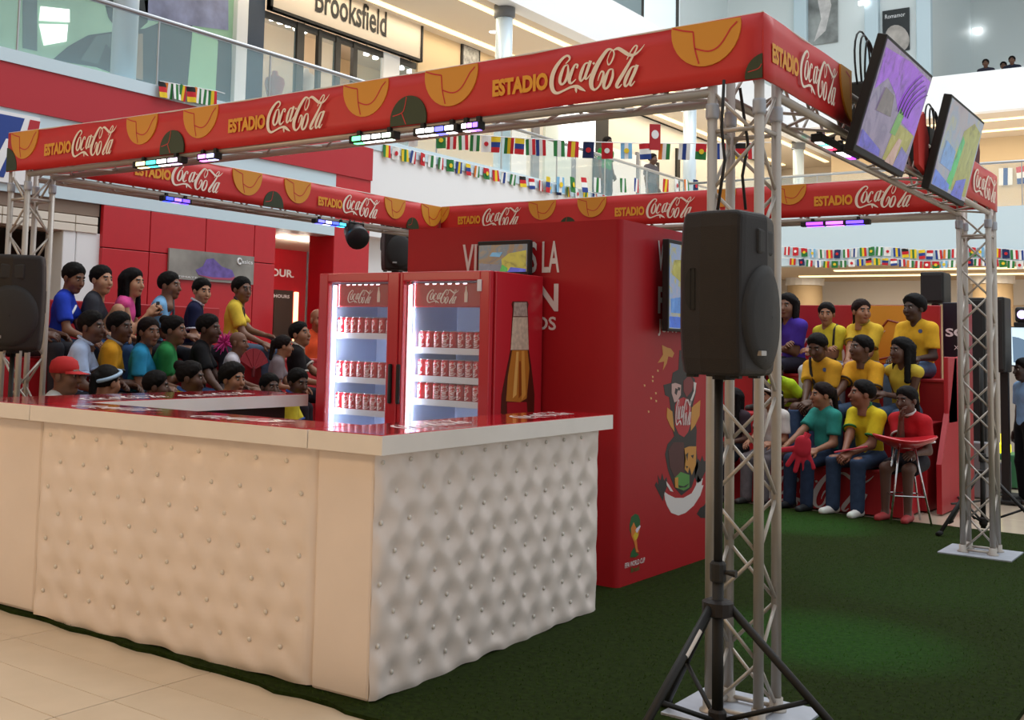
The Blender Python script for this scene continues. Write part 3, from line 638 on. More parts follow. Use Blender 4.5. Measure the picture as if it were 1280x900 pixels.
# ------------------------------------------------------------------ LED bars and the par lamp under the beams
def ledbar(p, rz, cols, label, L):
    t = thing('led_bar', label, 'stage light', p, rz, 'light bars under the truss'); h = L/2
    MB().cbox(-h, h, -0.03, 0.03, -0.022, 0.022, 0.006).build('housing', m_black, t)
    n = len(cols); q = h*0.87
    for i, c in enumerate(cols):
        x = -q+2*q*(i+0.5)/n; m = mat('led_'+c, c, 0.4, emit=4.0, ecol=c)
        MB().cbox(x-0.85*q/n, x+0.85*q/n, -0.034, -0.028, -0.012, 0.014, 0.003).build('lens', m, t); MB().cbox(x-0.85*q/n, x+0.85*q/n, -0.018, 0.018, -0.026, -0.020, 0.003).build('lens', m, t)
    for x in (-h*0.66, h*0.66): MB().box(x-0.012, x+0.012, -0.012, 0.012, 0.018, 0.05).build('clamp', m_black, t)
    return t
for a, b, py, c, lab in ((170, 231, 197, ['ffe0a0', '40e0d0', 'ffffff', 'f0d0ff'], 'light bar with amber and turquoise lenses under the front truss beam'), (250, 274, 190, ['ff80ff', 'c0c0ff'], 'light bar with two violet lenses under the front truss beam'),
        (440, 497, 170, ['60ff90', 'ffffff', 'ffffff', 'e8ffe8'], 'light bar with pale green lenses under the front truss beam'), (520, 575, 160, ['ffffff', 'ffffff', '6060ff', 'ffffff'], 'light bar with white and blue lenses under the front truss beam'), (579, 603, 155, ['ffffff', 'd080ff', '8060ff'], 'light bar with white and purple lenses under the front truss beam')):
    xa, xb = ony(a, py, -S/2-0.035).x, ony(b, py, -S/2-0.035).x; ledbar(((xa+xb)/2, -S/2-0.035, 2.768), 0, c, lab, xb-xa)
LEDS = []
for a, b, py, c, lab in ((1020, 1044, 160, ['ff3050', 'ffffff', '60e0c0', 'ffffff'], 'light bar with red and turquoise lenses under the beam with the screens'), (1047, 1068, 172, ['a040ff', 'e0c0ff', 'ffffff'], 'light bar with violet lenses under the beam with the screens')):
    ya, yb = onx(a, py, 0.0).y, onx(b, py, 0.0).y; LEDS.append(ledbar((0.0, (ya+yb)/2, 2.768), 3*math.pi/2, c, lab, yb-ya))
for a, b, py, c, lab in ((200, 236, 240, ['3040ff', '8060ff', '6040ff'], 'light bar with deep blue lenses under the crowd side banner'), (390, 431, 272, ['6060ff', 'c0c0ff', '4050ff', '40d0ff'], 'light bar with blue and cyan lenses beside the round par lamp')):
    ya, yb = onx(a, py, XI).y, onx(b, py, XI).y; ledbar((XI+0.02, (ya+yb)/2, 2.765), math.pi/2, c, lab, yb-ya)
p = ony(1045, 273, YI); LEDS.append(ledbar((p.x, YI-0.02, 2.765), 0, ['a040ff', 'd060ff', '6040ff'], 'violet light bar under the back banner above the seated crowd', 0.6))
# the coloured bars throw green pools on the turf
for t, (px, py), e, sz in ((LEDS[0], (1040, 800), 300, 36), (LEDS[1], (1150, 730), 110, 34), (LEDS[2], (1000, 655), 300, 34)):
    g = onz(px, py, 0); q = Vector(t.location)-Vector((0, 0, 0.05)); l = bpy.data.lights.new('led_bar_glow', 'SPOT'); l.energy = e; l.color = (0.1, 1.0, 0.55); l.spot_size = math.radians(sz); l.spot_blend = 1.0; l.shadow_soft_size = 0.05
    o = bpy.data.objects.new('led_bar_glow', l); COL.objects.link(o); o.location = q; o.rotation_euler = (g-q).to_track_quat('-Z', 'Y').to_euler()
p = onx(445, 294, XI+0.05)
t = thing('par_lamp', 'round black stage lamp hanging in a yoke under the crowd side banner', 'stage light', (p.x, p.y, 2.8))
c = p.z-2.8
b_ = MB(); b_.tube([(0, -0.11, 0), (0, -0.12, c), (0, -0.1, c-0.05)], 0.01, 6); b_.tube([(0, 0.11, 0), (0, 0.12, c), (0, 0.1, c-0.05)], 0.01, 6); b_.tube([(0, -0.11, 0), (0, 0.11, 0)], 0.012, 6); b_.build('yoke', m_black, t)
lm = MB()
lm.lathe([(0.06, -0.16), (0.10, -0.13), (0.115, 0.0), (0.12, 0.10), (0.11, 0.11)], 18)
o = lm.build('can', mat('lamp_housing', '24262a', 0.4), t, True, (0, 0, c)); o.rotation_euler = (0, math.radians(115), math.radians(-35))
# ------------------------------------------------------------------ flat screens on the side beam
def pic(c):
    v = [int(c[i:i+2], 16) for i in (0, 2, 4)]; f = lambda k, a: ''.join('%02x' % max(0, min(255, int(x*k+a))) for x in v)
    return screen_mat('pic_'+c, [f(0.72, 0), f(0.9, 8), c, f(0.85, 40)], 11, 0.62, v[0]*0.1)
def tv(label, x, y, z, th, ps, cols, seed, w, h, shapes, yawz=True):
    t = thing('flat_screen', label, 'television', (x, y, z)); t.rotation_euler = Matrix.Rotation(-ps, 4, 'Z').to_euler()
    t.rotation_euler = (Matrix.Rotation(-ps, 3, 'Z') @ Matrix.Rotation(th, 3, 'Y')).to_euler()
    MB().cbox(-0.05, 0.0, 0, w, 0, h, 0.006).build('housing', m_black, t)
    sc = MB().box(-0.002, 0.003, 0.02, w-0.02, 0.035, h-0.02).build('screen', screen_mat('screen_%s' % seed, cols, 4.5, 0.65, seed), t)
    for k, (L, c) in enumerate(shapes):
        MB().prism([(a*w, b*h) for a, b in L], ((0.0035+0.0006*k, 0, 0), (0,1,0), (0,0,1), (1,0,0)), 0.0006).build('picture_shape', pic(c), sc)
    MB().cbox(-0.14, -0.05, w*0.35, w*0.65, h*0.25, h*0.75, 0.01).build('mount', m_black, t)
    return t
tv('tilted flat screen with violet picture nearest the corner banner', 0.239, 0.864, 2.649, 0.283, -0.019, ['8a7a98', '9a8aa8', '7c6e90', 'a49ab0'], 1.3, 1.049, 0.61,
   [([(0.04,0.55),(0.03,0.9),(0.5,0.95),(0.97,0.93),(0.97,0.4),(0.6,0.45),(0.4,0.62),(0.2,0.7)], 'a44ce8'), ([(0.5,0.06),(0.55,0.35),(0.62,0.42),(0.95,0.4),(0.9,0.2),(0.75,0.06)], 'b0a83c'),
    ([(0.5,0.3),(0.56,0.55),(0.66,0.5),(0.6,0.3)], '6cae40'), ([(0.55,0.05),(0.68,0.3),(0.75,0.3),(0.72,0.05)], 'd0a898'), ([(0.72,0.05),(0.78,0.25),(0.95,0.2),(0.95,0.05)], '7a74c8'), ([(0.03,0.06),(0.03,0.2),(0.4,0.12),(0.42,0.06)], '5a50d0'), ([(0.15,0.4),(0.2,0.62),(0.38,0.6),(0.42,0.42)], '7a6a68')])
t_ = [o for o in bpy.data.objects if o.name.startswith('screen') and o.type == 'MESH'][-1]
for k in range(5):
    q = MB(); q.tube([(0.0085, (0.52+0.05*k+0.25*u*u)*1.049, (0.50+0.42*u-0.1*k*u*0.3)*0.61) for u in [i/8 for i in range(9)]], 0.003, 4); q.build('picture_line', mat('pic_line', '000000', 0.4, emit=0.5, ecol='4a2a6a'), t_)
tv('tilted flat screen with green and yellow picture at the far end of the beam', 0.205, 2.603, 2.67, 0.236, -0.008, ['8d86a0', 'a7a0a8', '90a0b8', 'b4b070'], 4.1, 1.049, 0.61,
   [([(0.45,0.1),(0.5,0.75),(0.72,0.9),(0.95,0.85),(0.95,0.1)], 'a8a83c'), ([(0.35,0.1),(0.5,0.7),(0.58,0.65),(0.5,0.1)], '30c860'), ([(0.03,0.06),(0.03,0.22),(0.45,0.14),(0.45,0.06)], '4a7ae8'), ([(0.55,0.05),(0.6,0.22),(0.85,0.3),(0.85,0.05)], '4a5ad8'), ([(0.1,0.3),(0.12,0.55),(0.4,0.5),(0.4,0.28)], '6ea0e0')])
# black mixer boxes, coiled cables and a red cloth among the screens
for px, py, w, h, dx, lab in ((1076, 140, 0.16, 0.34, 0.02, 'black mounting box behind the nearer screen'), (1150, 190, 0.34, 0.3, 0.0, 'black mounting box between the two screens')):
    p = onx(px, py, dx); o = MB().cbox(-0.1, 0.1, -w/2, w/2, -h/2, h/2, 0.015).build('mounting_box', m_black, None, False, (dx, p.y, p.z)); tag(o, lab, 'box')
p = onx(1148, 178, 0.15); mb = MB()
mb.prism([(-0.12,-0.16),(0.1,-0.2),(0.15,0.05),(0.02,0.2),(-0.14,0.12)], ((0.15, p.y, p.z), (0,1,0), (0,0,1), (1,0,0)), 0.03); o = mb.build('red_cloth', mat('red_cloth', 'c0281f', 0.7)); tag(o, 'folded red cloth hanging between the two flat screens', 'cloth')
p = onx(1222, 185, 0.1); mb = MB(); mb.prism([(-0.2,-0.25),(0.12,-0.28),(0.2,0.0),(0.1,0.25),(-0.1,0.2)], ((0.05, p.y, p.z), (0,1,0), (0,0,1), (1,0,0)), 0.03); o = mb.build('jacket', mat('maroon_cloth', '5a1f28', 0.8)); tag(o, 'dark maroon jacket hung on the beam past the far screen', 'jacket')
for k, (px, py, r) in enumerate(((1078, 84, 0.15), (1162, 160, 0.12))):
    p = onx(px, py, 0.05); cb = MB()
    for q in range(3):
        cb.tube([(0.02*q, (r-0.02*q)*math.cos(a)+0.02*math.sin(2*a+q), (r*1.4-0.03*q)*math.sin(a)) for a in [i*math.pi/10 for i in range(-2, 13)]], 0.006, 5)
    o = cb.build('cable_loop', m_black, None, True, p); tag(o, ('black cable loops rising behind the nearer screen', 'black cable loops rising between the two screens')[k], 'cable')
for ck, pts in enumerate(([(905, 100), (902, 160), (906, 200), (897, 262)], [(925, 110), (935, 180), (928, 220), (932, 262)])):
    cb = MB(); cb.tube([onx(x, y, 0.0) for x, y in pts], 0.007, 6); o = cb.build('hanging_cable', m_black, None, True); tag(o, ('straighter black cable hanging in the truss tower by the loudspeaker', 'wavier black cable hanging in the truss tower by the loudspeaker')[ck], 'cable', 'cables in the speaker tower')

# ================================================================== WHITE BAR
TB = 0.0517; BC = Vector((-1.295, -1.035, 0))
m_vinyl = mat('white_vinyl', 'efe2da', 0.32, noise=0.03, nscale=3, bump=0.05, bscale=25, spec=0.5)
m_btn = mat('vinyl_button', 'e2dcd4', 0.2, spec=0.7)
m_top = mat('bar_top_red', 'c01c2a', 0.07, spec=0.7, coat=0.6)
m_slab = mat('bar_slab_white', 'ece6e0', 0.35, noise=0.03, nscale=4)
def tuft(name, parent, L, z0, z1, sx, sz, x_first, z_first, fr, depth=0.035, res=0.021, wrinkle=0.006):
    """padded panel: dimples at staggered buttons. fr: origin, along, out"""
    o, ea, en = [Vector(q) for q in fr]; H = z1-z0
    nx = int(L/res); nz = int(H/res)
    U, Z = np.meshgrid(np.linspace(0, L, nx+1), np.linspace(z0, z1, nz+1))
    btn = []; k = 0; z = z_first
    while z > z0+0.05:
        x = x_first+(sx/2 if k % 2 else 0)
        while x > 0.03+sx: x -= sx
        while x < L-0.02:
            if x > 0.02: btn.append((x, z))
            x += sx
        z -= sz; k += 1
    D = np.full(U.shape, depth)
    for bx, bz in btn:
        r = np.sqrt(((U-bx)/1.0)**2+((Z-bz)*1.15)**2)
        D = np.minimum(D, depth*(1-0.95*np.exp(-(r/(0.30*sx))**1.25)))
    # soft ridges joining buttons along the diagonals
    edge = np.minimum(np.minimum(U, L-U), np.minimum(Z-z0+0.02, z1-Z+0.02)); D = D*np.clip(edge/0.05, 0, 1)**0.5
    rg = np.random.default_rng(int(L*100)); 
    D += wrinkle*np.sin(U*23+3*np.sin(Z*9))*np.exp(-((Z-z0)/0.10)**2)+0.0025*np.sin(U*41+Z*17)*np.sin(Z*31+U*5)
    hem = 0.012*np.sin(U*7+1)+0.008*np.sin(U*19)
    Zb = Z+hem*np.clip(1-(Z-z0)/0.12, 0, 1)*0.6
    V = [o+ea*float(u)+en*float(d)+Vector((0,0,float(z))) for u, z, d in zip(U.ravel(), Zb.ravel(), D.ravel())]
    mb = MB(); W_ = nx+1
    mb.add(V, [(j*W_+i, j*W_+i+1, (j+1)*W_+i+1, (j+1)*W_+i) for j in range(nz) for i in range(nx)])
    p = mb.build(name, m_vinyl, parent, True)
    bm = MB()
    for bx, bz in btn:
        c = o+ea*bx+en*0.007+Vector((0,0,bz)); vs = []; n = 8
        for r, h in ((0.012, 0.0), (0.011, 0.006), (0.006, 0.009)):
            for q in range(n): a = 2*math.pi*q/n; vs.append(c+ea*(r*math.cos(a))+Vector((0,0,r*math.sin(a)))+en*h)
        fs = [(q+n*l, (q+1) % n+n*l, (q+1) % n+n*(l+1), q+n*(l+1)) for l in range(2) for q in range(n)]+[tuple(2*n+q for q in range(n))]
        bm.add(vs, fs)
    b = bm.build('buttons', m_btn, p, True); b['kind'] = 'stuff'
    return p
ZS = 1.103
b1 = thing('bar_unit', 'white padded vinyl bar unit with buttoned side facing the turf', 'bar counter', BC, TB)
MB().cbox(-0.353, -0.02, 0.0, 0.42, 0.0, ZS, 0.015).build('corner_pier', m_vinyl, b1)
MB().box(-0.34, -0.02, 0.05, 2.34, 0.02, ZS).build('body', m_vinyl, b1)
tuft('padded_panel', b1, 2.35, 0.0, ZS, 0.2295, 0.137, 0.05, 1.06, ((-0.02, 0, 0), (0,1,0), (1,0,0)), depth=0.034)
b2 = thing('bar_unit', 'white padded vinyl bar unit with buttoned front beside the tiled floor', 'bar counter', BC, TB)
MB().box(-2.40, -0.365, 0.03, 0.42, 0.02, ZS).build('body', m_vinyl, b2)
tuft('padded_panel', b2, 2.05, 0.0, ZS, 0.197, 0.146, 0.08, 1.025, ((-2.409, 0.02, 0), (1,0,0), (0,-1,0)), depth=0.026)
b3 = thing('bar_unit', 'plain white bar unit turning back at the truss tower', 'bar counter', BC, TB)
MB().cbox(-3.06, -2.425, 0.03, 0.6, 0.0, ZS, 0.02).build('front_panel', m_vinyl, b3)
MB().box(-3.0, -2.62, 0.6, 2.40, 0.02, ZS).build('body', mat('bar_inside', '3a2a22', 0.7), b3)
def slab(name, label, polys):
    t = thing(name, label, 'worktop', BC, TB)
    for i, P in enumerate(polys):
        MB().prism(P, ((0,0,ZS), (1,0,0), (0,1,0), (0,0,1)), 0.086).build('slab', m_slab, t)
        cx = sum(p[0] for p in P)/len(P); cy = sum(p[1] for p in P)/len(P)
        MB().prism([(p[0]+(0.006 if p[0] < cx else -0.006), p[1]+(0.006 if p[1] < cy else -0.006)) for p in P], ((0,0,ZS+0.086), (1,0,0), (0,1,0), (0,0,1)), 0.004).build('red_top', m_top, t)
    return t
s1 = slab('counter_worktop', 'red topped white edged bar slab at the bar corner', [[(0.062,-0.062),(0.062,2.41),(-0.36,2.41),(-0.36,0.40),(-0.365,0.40),(-0.365,-0.062)]])
s2 = slab('counter_worktop', 'red topped white edged bar slab along the buttoned front', [[(-0.372,-0.062),(-0.372,0.36),(-2.43,0.36),(-2.43,-0.062)]])
s3 = slab('counter_worktop', 'red topped white edged bar slab in front of the seated crowd', [[(-2.437,-0.062),(-2.437,0.36),(-2.46,0.362),(-2.46,2.48),(-3.1,2.48),(-3.1,-0.062)]])
m_prt = mat('print_white', 'f4ece8', 0.25)
zt = ZS+0.0905
logo('script_logo', ((-0.06, 0.35, zt), (0,1,0), (-1,0,0), (0,0,1)), 0.62, 0.2, m_prt, s1, 0.001)
logo('script_logo', ((-0.06, 1.55, zt), (0,1,0), (-1,0,0), (0,0,1)), 0.62, 0.2, m_prt, s1, 0.001)
for x in (-2.2, -1.25): logo('script_logo', ((x, 0.02, zt), (1,0,0), (0,1,0), (0,0,1)), 0.62, 0.2, m_prt, s2, 0.001)
for y in (0.5, 1.35): logo('script_logo', ((-2.55, y, zt), (0,1,0), (-1,0,0), (0,0,1)), 0.7, 0.25, m_prt, s3, 0.001)
for k in range(16):
    pass
# ================================================================== DRINK COOLERS
m_cool = mat('cooler_red', 'c02230', 0.3, coat=0.3); m_cin = mat('cooler_inside', 'bccae8', 0.4); m_shelf = mat('shelf_white', 'dfe6f2', 0.3)
m_ledw = mat('cooler_led', 'eef4ff', 0.4, emit=2.6); m_cglass = mat('cooler_glass', 'dfe8f2', 0.03, alpha=0.08, spec=0.4)
can_red = mat('can_red', 'c31a2a', 0.25, 0.3); can_sil = mat('can_silver', 'c9ccd2', 0.25, 0.9)
canb = MB().lathe([(0.026, 0.0), (0.033, 0.012), (0.033, 0.108), (0.027, 0.12)], 14).mesh('body', can_red, True)
canl = MB().lathe([(0.027, 0.119), (0.0265, 0.125), (0.022, 0.122)], 14).mesh('lid', can_sil, True)
wb_ = MB(); V, F = LOGO    # script wrapped upright around the can
wb_.add([(0.0336*math.sin(-0.85+(b)*1.7), -0.0336*math.cos(-0.85+b*1.7), 0.014+a*0.095) for a, b, l in V], F)
canw = wb_.mesh('script_logo', mat('can_white', 'f2eff0', 0.3))
def can(p, rz, lab):
    t = thing('drink_can', lab, 'can', p, rz, 'drink cans in the coolers')
    put(canb, 'body', t); put(canl, 'lid', t); put(canw, 'script_logo', t)
YC = 1.25; ZTOP = 2.1; DEP = 0.66
def cooler(x0, x1, label, gx0, gx1, shelves, ncans, lab2, handle_right=True):
    t = thing('drink_cooler', label, 'cooler', (x0, YC, 0)); w = x1-x0
    a = gx0-x0; b = gx1-x0
    bd = MB()
    bd.box(0.02, 0.055, 0.03, DEP, 0.0, ZTOP); bd.box(w-0.055, w-0.02, 0.03, DEP, 0.0, ZTOP); bd.box(0.02, w-0.02, DEP-0.04, DEP, 0.0, ZTOP); bd.box(0.02, w-0.02, 0.03, DEP, ZTOP-0.05, ZTOP); bd.box(0.02, w-0.02, 0.03, DEP, 0.0, 0.12)
    bd.build('cabinet', m_cool, t)
    ins = MB(); ins.box(0.06, 0.07, 0.05, DEP-0.05, 0.12, ZTOP-0.06); ins.box(w-0.07, w-0.06, 0.05, DEP-0.05, 0.12, ZTOP-0.06); ins.box(0.06, w-0.06, DEP-0.06, DEP-0.045, 0.12, ZTOP-0.06); ins.box(0.06, w-0.06, 0.05, DEP-0.05, ZTOP-0.07, ZTOP-0.055)
    ins.build('liner', m_cin, t)
    MB().box(w*0.5-0.008, w*0.5+0.008, DEP-0.085, DEP-0.06, 0.15, ZTOP-0.3).build('shelf_rail', m_shelf, t)
    d = MB(); zg0, zg1 = 0.2, ZTOP-0.065
    d.cbox(0, a, -0.02, 0.03, 0.05, ZTOP, 0.008); d.cbox(b, w, -0.02, 0.03, 0.05, ZTOP, 0.008); d.cbox(a-0.005, b+0.005, -0.02, 0.03, zg1, ZTOP, 0.008); d.cbox(a-0.005, b+0.005, -0.02, 0.03, 0.05, zg0, 0.008)
    dr = d.build('door', m_cool, t)
    MB().box(a, b, 0.0, 0.006, zg0, zg1).build('pane', m_cglass, dr)
    hx = (b+w)/2 if handle_right else a/2
    MB().cbox(hx-0.014, hx+0.014, -0.045, -0.018, 1.17, 1.45, 0.01).build('handle', m_black, dr)
    hd = MB().cbox(a+0.0, b, 0.05, 0.09, ZTOP-0.245, ZTOP-0.075, 0.01).build('header_panel', mat('header_red', 'b01424', 0.3), t)
    logo('script_logo', ((a+0.25*(b-a), 0.049, ZTOP-0.215), (1,0,0), (0,0,1), (0,-1,0)), 0.42*(b-a), 0.10, m_prt, hd, 0.003)
    bt = MB(); bx = a+0.74*(b-a); bt.prism([(bx,0),(bx+0.025,0),(bx+0.027,0.06),(bx+0.018,0.09),(bx+0.018,0.11),(bx+0.008,0.11),(bx+0.008,0.09),(bx,0.06)], ((0,0.047,ZTOP-0.21), (1,0,0), (0,0,1), (0,-1,0)), 0.002); bt.build('bottle_print', m_prt, hd)
    lr = MB()
    for i in range(6): x = a+(0.24+0.1*i)*(b-a); lr.cbox(x-0.018, x+0.018, 0.05, 0.065, ZTOP-0.092, ZTOP-0.078, 0.003)
    lr.build('header_lights', m_ledw, hd)
    MB().cbox(a+0.005, a+0.035, 0.03, 0.05, zg0, zg1-0.02, 0.004).build('light_strip', m_ledw, t)
    for z in shelves:
        s = MB().cbox(0.075, w-0.075, 0.08, DEP-0.09, z-0.03, z-0.006, 0.004); s.box(0.075, w-0.075, 0.072, 0.08, z-0.04, z+0.004); s.build('shelf', m_shelf, t)
    for z in shelves:
        for i in range(ncans):
            x = 0.112+(w-0.224)*i/(ncans-1)
            can((x0+x+R.uniform(-0.0005, 0.0005), YC+0.125, z-0.004), R.uniform(-0.5, 0.5), lab2)
    for x in (0.06, w-0.06):
        for y in (0.1, DEP-0.06): MB().lathe([(0.025, -0.0), (0.025, 0.03)], 8).build('foot', m_black, t, False, (x, y, 0.0))
    l = bpy.data.lights.new('cooler_strip_glow', 'AREA'); l.shape = 'RECTANGLE'; l.size = 0.03; l.size_y = zg1-zg0-0.02; l.energy = 9.0; l.color = (0.8, 0.88, 1.0); lo = bpy.data.objects.new('cooler_strip_glow', l); COL.objects.link(lo); lo.location = (x0+a+0.04, YC+0.055, (zg0+zg1)/2); zl_ = -Vector((0.55, 0.835, 0)).normalized(); yl_ = Vector((0, 0, 1)); lo.rotation_euler = Matrix((yl_.cross(zl_), yl_, zl_)).transposed().to_euler()
    return t
XM = -2.965
c1 = cooler(-3.73, XM-0.003, 'red drink cooler with three can shelves further from the bottle picture', -3.64, -3.07, (1.66, 1.335, 1.10, 0.75), 9, 'red and silver drink can on a shelf of the cooler with the black handle')
c2 = cooler(XM+0.003, -2.2, 'red drink cooler whose side carries a large bottle picture', -2.93, -2.28, (1.57, 1.372, 1.21, 0.85), 9, 'red and silver drink can on a shelf of the cooler with the bottle picture', False)
for o in [q for q in bpy.data.objects if q.parent is c2 and q.name.startswith('door')]:
    MB().cbox(0.665, 0.70, -0.03, -0.02, 1.96, 2.04, 0.004).build('hinge_cover', m_shelf, o)
# side panel with the bottle picture
w = DEP; sp = MB().cbox(0.745, 0.77, 0.045, w, 0.0, ZTOP, 0.006).build('side_panel', m_cool, c2)
XS = -2.2+0.005
def sd(px, py): p = onx(px, py, XS+0.003); return (p.y-YC, p.z)
def crop6(x, y): return sd(540+x/4.287, 330+y/4.287)
fr = ((0.7705, 0, 0), (0,1,0), (0,0,1), (1,0,0))
MB().prism([crop6(*q) for q in ((432,200),(510,200),(516,215),(512,240),(515,300),(517,460),(530,540),(548,700),(545,800),(510,822),(400,826),(368,800),(372,700),(400,560),(420,460),(428,300),(432,240),(426,215))], fr, 0.002).build('bottle_print', mat('bottle_dark', '4a1f16', 0.3), sp)
MB().prism([crop6(*q) for q in ((432,285),(510,285),(516,460),(420,460))], fr, 0.003).build('bottle_neck_print', mat('bottle_neck', 'c9b8a4', 0.3, noise=0.2, nscale=30), sp)
MB().prism([crop6(*q) for q in ((438,205),(505,205),(510,280),(434,280))], fr, 0.0032).build('bottle_cap_print', mat('bottle_cap', 'a89a90', 0.3, noise=0.3, nscale=40), sp)
for L, c in (([(428,462),(510,462),(520,560),(505,720),(470,740),(395,735),(405,600)], 'b8762e'), ([(450,470),(462,470),(450,700),(430,720)], 'e3b062'), ([(478,465),(492,465),(500,700),(478,730)], 'd89a48'), ([(465,520),(474,520),(478,700),(462,720)], '8a4416'), ([(400,740),(505,740),(510,815),(400,818)], 'a8202a')):
    MB().prism([crop6(*q) for q in L], fr, 0.0036 if c != 'b8762e' else 0.003).build('drink_print', mat('drink_'+c, c, 0.3), sp)
o = MB().cbox(-3.80, -3.74, 1.3, 1.9, 2.0, 2.12, 0.01)
# ================================================================== RED BOOTH
XR0, XR1, YR0, YR1, ZR = -3.44, -1.6, 1.94, 3.62, 2.49
m_booth = mat('booth_red', 'a81a22', 0.42, noise=0.02, spec=0.25)
bo = thing('red_booth', 'tall red box booth with white slogan and printed figures', 'booth', (0, 0, 0))
mb = MB(); rr = 0.04
prof = [(XR0, YR0), (XR1-rr, YR0)]+[(XR1-rr+rr*math.sin(a), YR0+rr-rr*math.cos(a)) for a in [i*math.pi/16 for i in range(1, 9)]]+[(XR1, YR1), (XR0, YR1)]
mb.prism(prof, ((0,0,0), (1,0,0), (0,1,0), (0,0,1)), ZR); mb.build('walls', m_booth, bo)
ff = lambda x, z: ((x, YR0, z), (1,0,0), (0,0,1), (0,-1,0))
m_slog = mat('slogan_white', 'ddd3d0', 0.5)
xs_ = ony(671.5, 320, YR0).x; letters('lettering', 'VIVAMOS', ff(-2.915, 2.13), xs_+2.915, 0.226, m_slog, bo, 0.02)
xs_ = ony(678, 320, YR0).x; letters('lettering', 'LA', ff(xs_, 2.13), -2.078-xs_, 0.226, m_slog, bo, 0.02)
letters('lettering', 'PASIÓN', ff(-2.915, 1.85), 0.833, 0.25, m_slog, bo, 0.03)
letters('lettering', 'JUNTOS', ff(-2.62, 1.69), 0.522, 0.125, m_slog, bo, 0.02)
fs_ = lambda y, z: ((XR1, y, z), (0,1,0), (0,0,1), (1,0,0))
letters('lettering', 'VIVAMOS LA', fs_(2.517, 2.17), 0.86, 0.226, m_slog, bo, 0.02)
letters('lettering', 'PASIÓN', fs_(2.525, 1.86), 0.86, 0.25, m_slog, bo, 0.03)
letters('lettering', 'JUNTOS', fs_(2.53, 1.70), 0.54, 0.125, m_slog, bo, 0.02)
def art(L, c, layer, sx=3.909, ox=780, oy=430, nm='figure_print'):
    P = [onx(ox+a/sx, oy+b/sx, XR1) for a, b in L]
    o = MB().prism([(p.y, p.z) for p in P], ((XR1, 0, 0), (0,1,0), (0,0,1), (1,0,0)), 0.0012*layer).build(nm, mat('print_'+c, c, 0.45), bo); return o
BK = '1a1312'; OR = 'c98a33'
art([(185,5),(212,18),(228,22),(245,45),(236,66),(216,60),(208,95),(190,128),(196,85),(165,92),(190,52)], OR, 1)
for x, y in ((140,160),(100,202),(155,240),(132,265),(157,278),(120,330),(165,130),(140,180)): art([(x-4,y-5),(x+3,y-4),(x+4,y+5),(x-2,y+6)], 'd8b070', 1)
art([(270,30),(285,30),(290,130),(345,170),(352,230),(335,300),(355,420),(352,500),(362,600),(330,700),(280,740),(245,700),(215,620),(200,540),(212,490),(245,450),(232,400),(225,300),(220,260),(200,250),(192,200),(230,190),(238,140),(265,125)], BK, 1)
art([(232,195),(250,190),(278,200),(276,250),(258,280),(245,285),(232,240)], 'c9a39c', 2)
art([(250,215),(262,222),(255,250),(246,240)], BK, 3); art([(262,210),(274,214),(270,228),(262,225)], BK, 3)
art([(290,180),(320,150),(340,190),(330,230),(305,260),(290,230)], '7a2024', 2)
art([(338,185),(352,190),(345,240),(330,280),(325,270),(340,230)], 'd8d0cc', 3)
art([(210,310),(235,330),(245,430),(225,400),(208,360)], OR, 2); art([(330,310),(372,275),(368,350),(345,400),(325,425)], OR, 2)
art([(248,300),(262,272),(290,260),(315,272),(326,310),(328,380),(312,430),(292,455),(266,440),(248,400)], 'b5202a', 2)
a = onx(780+250/3.909, 430+398/3.909, XR1); b = onx(780+326/3.909, 430+310/3.909, XR1)
logo('script_logo', ((XR1, a.y, a.z), (0,1,0.02), (0,0,1), (1,0,0)), b.y-a.y, 0.2, m_slog, bo, 0.0045)
art([(215,520),(240,480),(290,480),(300,560),(290,660),(245,650),(222,600)], '4a1414', 2)
art([(292,510),(318,500),(352,500),(350,590),(330,640),(318,600),(312,630),(294,610)], OR, 2)
art([(300,540),(312,530),(308,570)], BK, 3); art([(325,545),(340,540),(335,560)], BK, 3); art([(300,595),(312,598),(306,608)], BK, 3)
art([(246,655),(275,625),(318,640),(318,700),(290,716),(250,700)], '4f8f3c', 3); art([(246,655),(262,650),(262,705),(248,700)], OR, 4); art([(262,690),(290,695),(316,680),(300,700),(270,702)], BK, 4)
art([(150,690),(158,672),(168,690),(165,640),(178,668),(186,632),(196,668),(208,650),(212,690),(195,735),(190,768),(170,730)], BK, 1)
art([(345,600),(362,560),(372,575),(382,545),(390,572),(402,570),(398,620),(375,670),(358,680),(345,650)], BK, 1)
art([(355,830),(372,800),(390,790),(402,770),(410,850),(375,850)], BK, 1)
art([(195,720),(215,735),(250,752),(290,752),(330,730),(352,690),(360,640),(372,665),(385,655),(378,690),(388,690),(372,740),(340,790),(300,825),(265,838),(230,825),(210,790),(200,760)], 'dcd4d2', 1)
art([(205,670),(220,690),(240,722),(225,718),(208,690)], 'dcd4d2', 2)
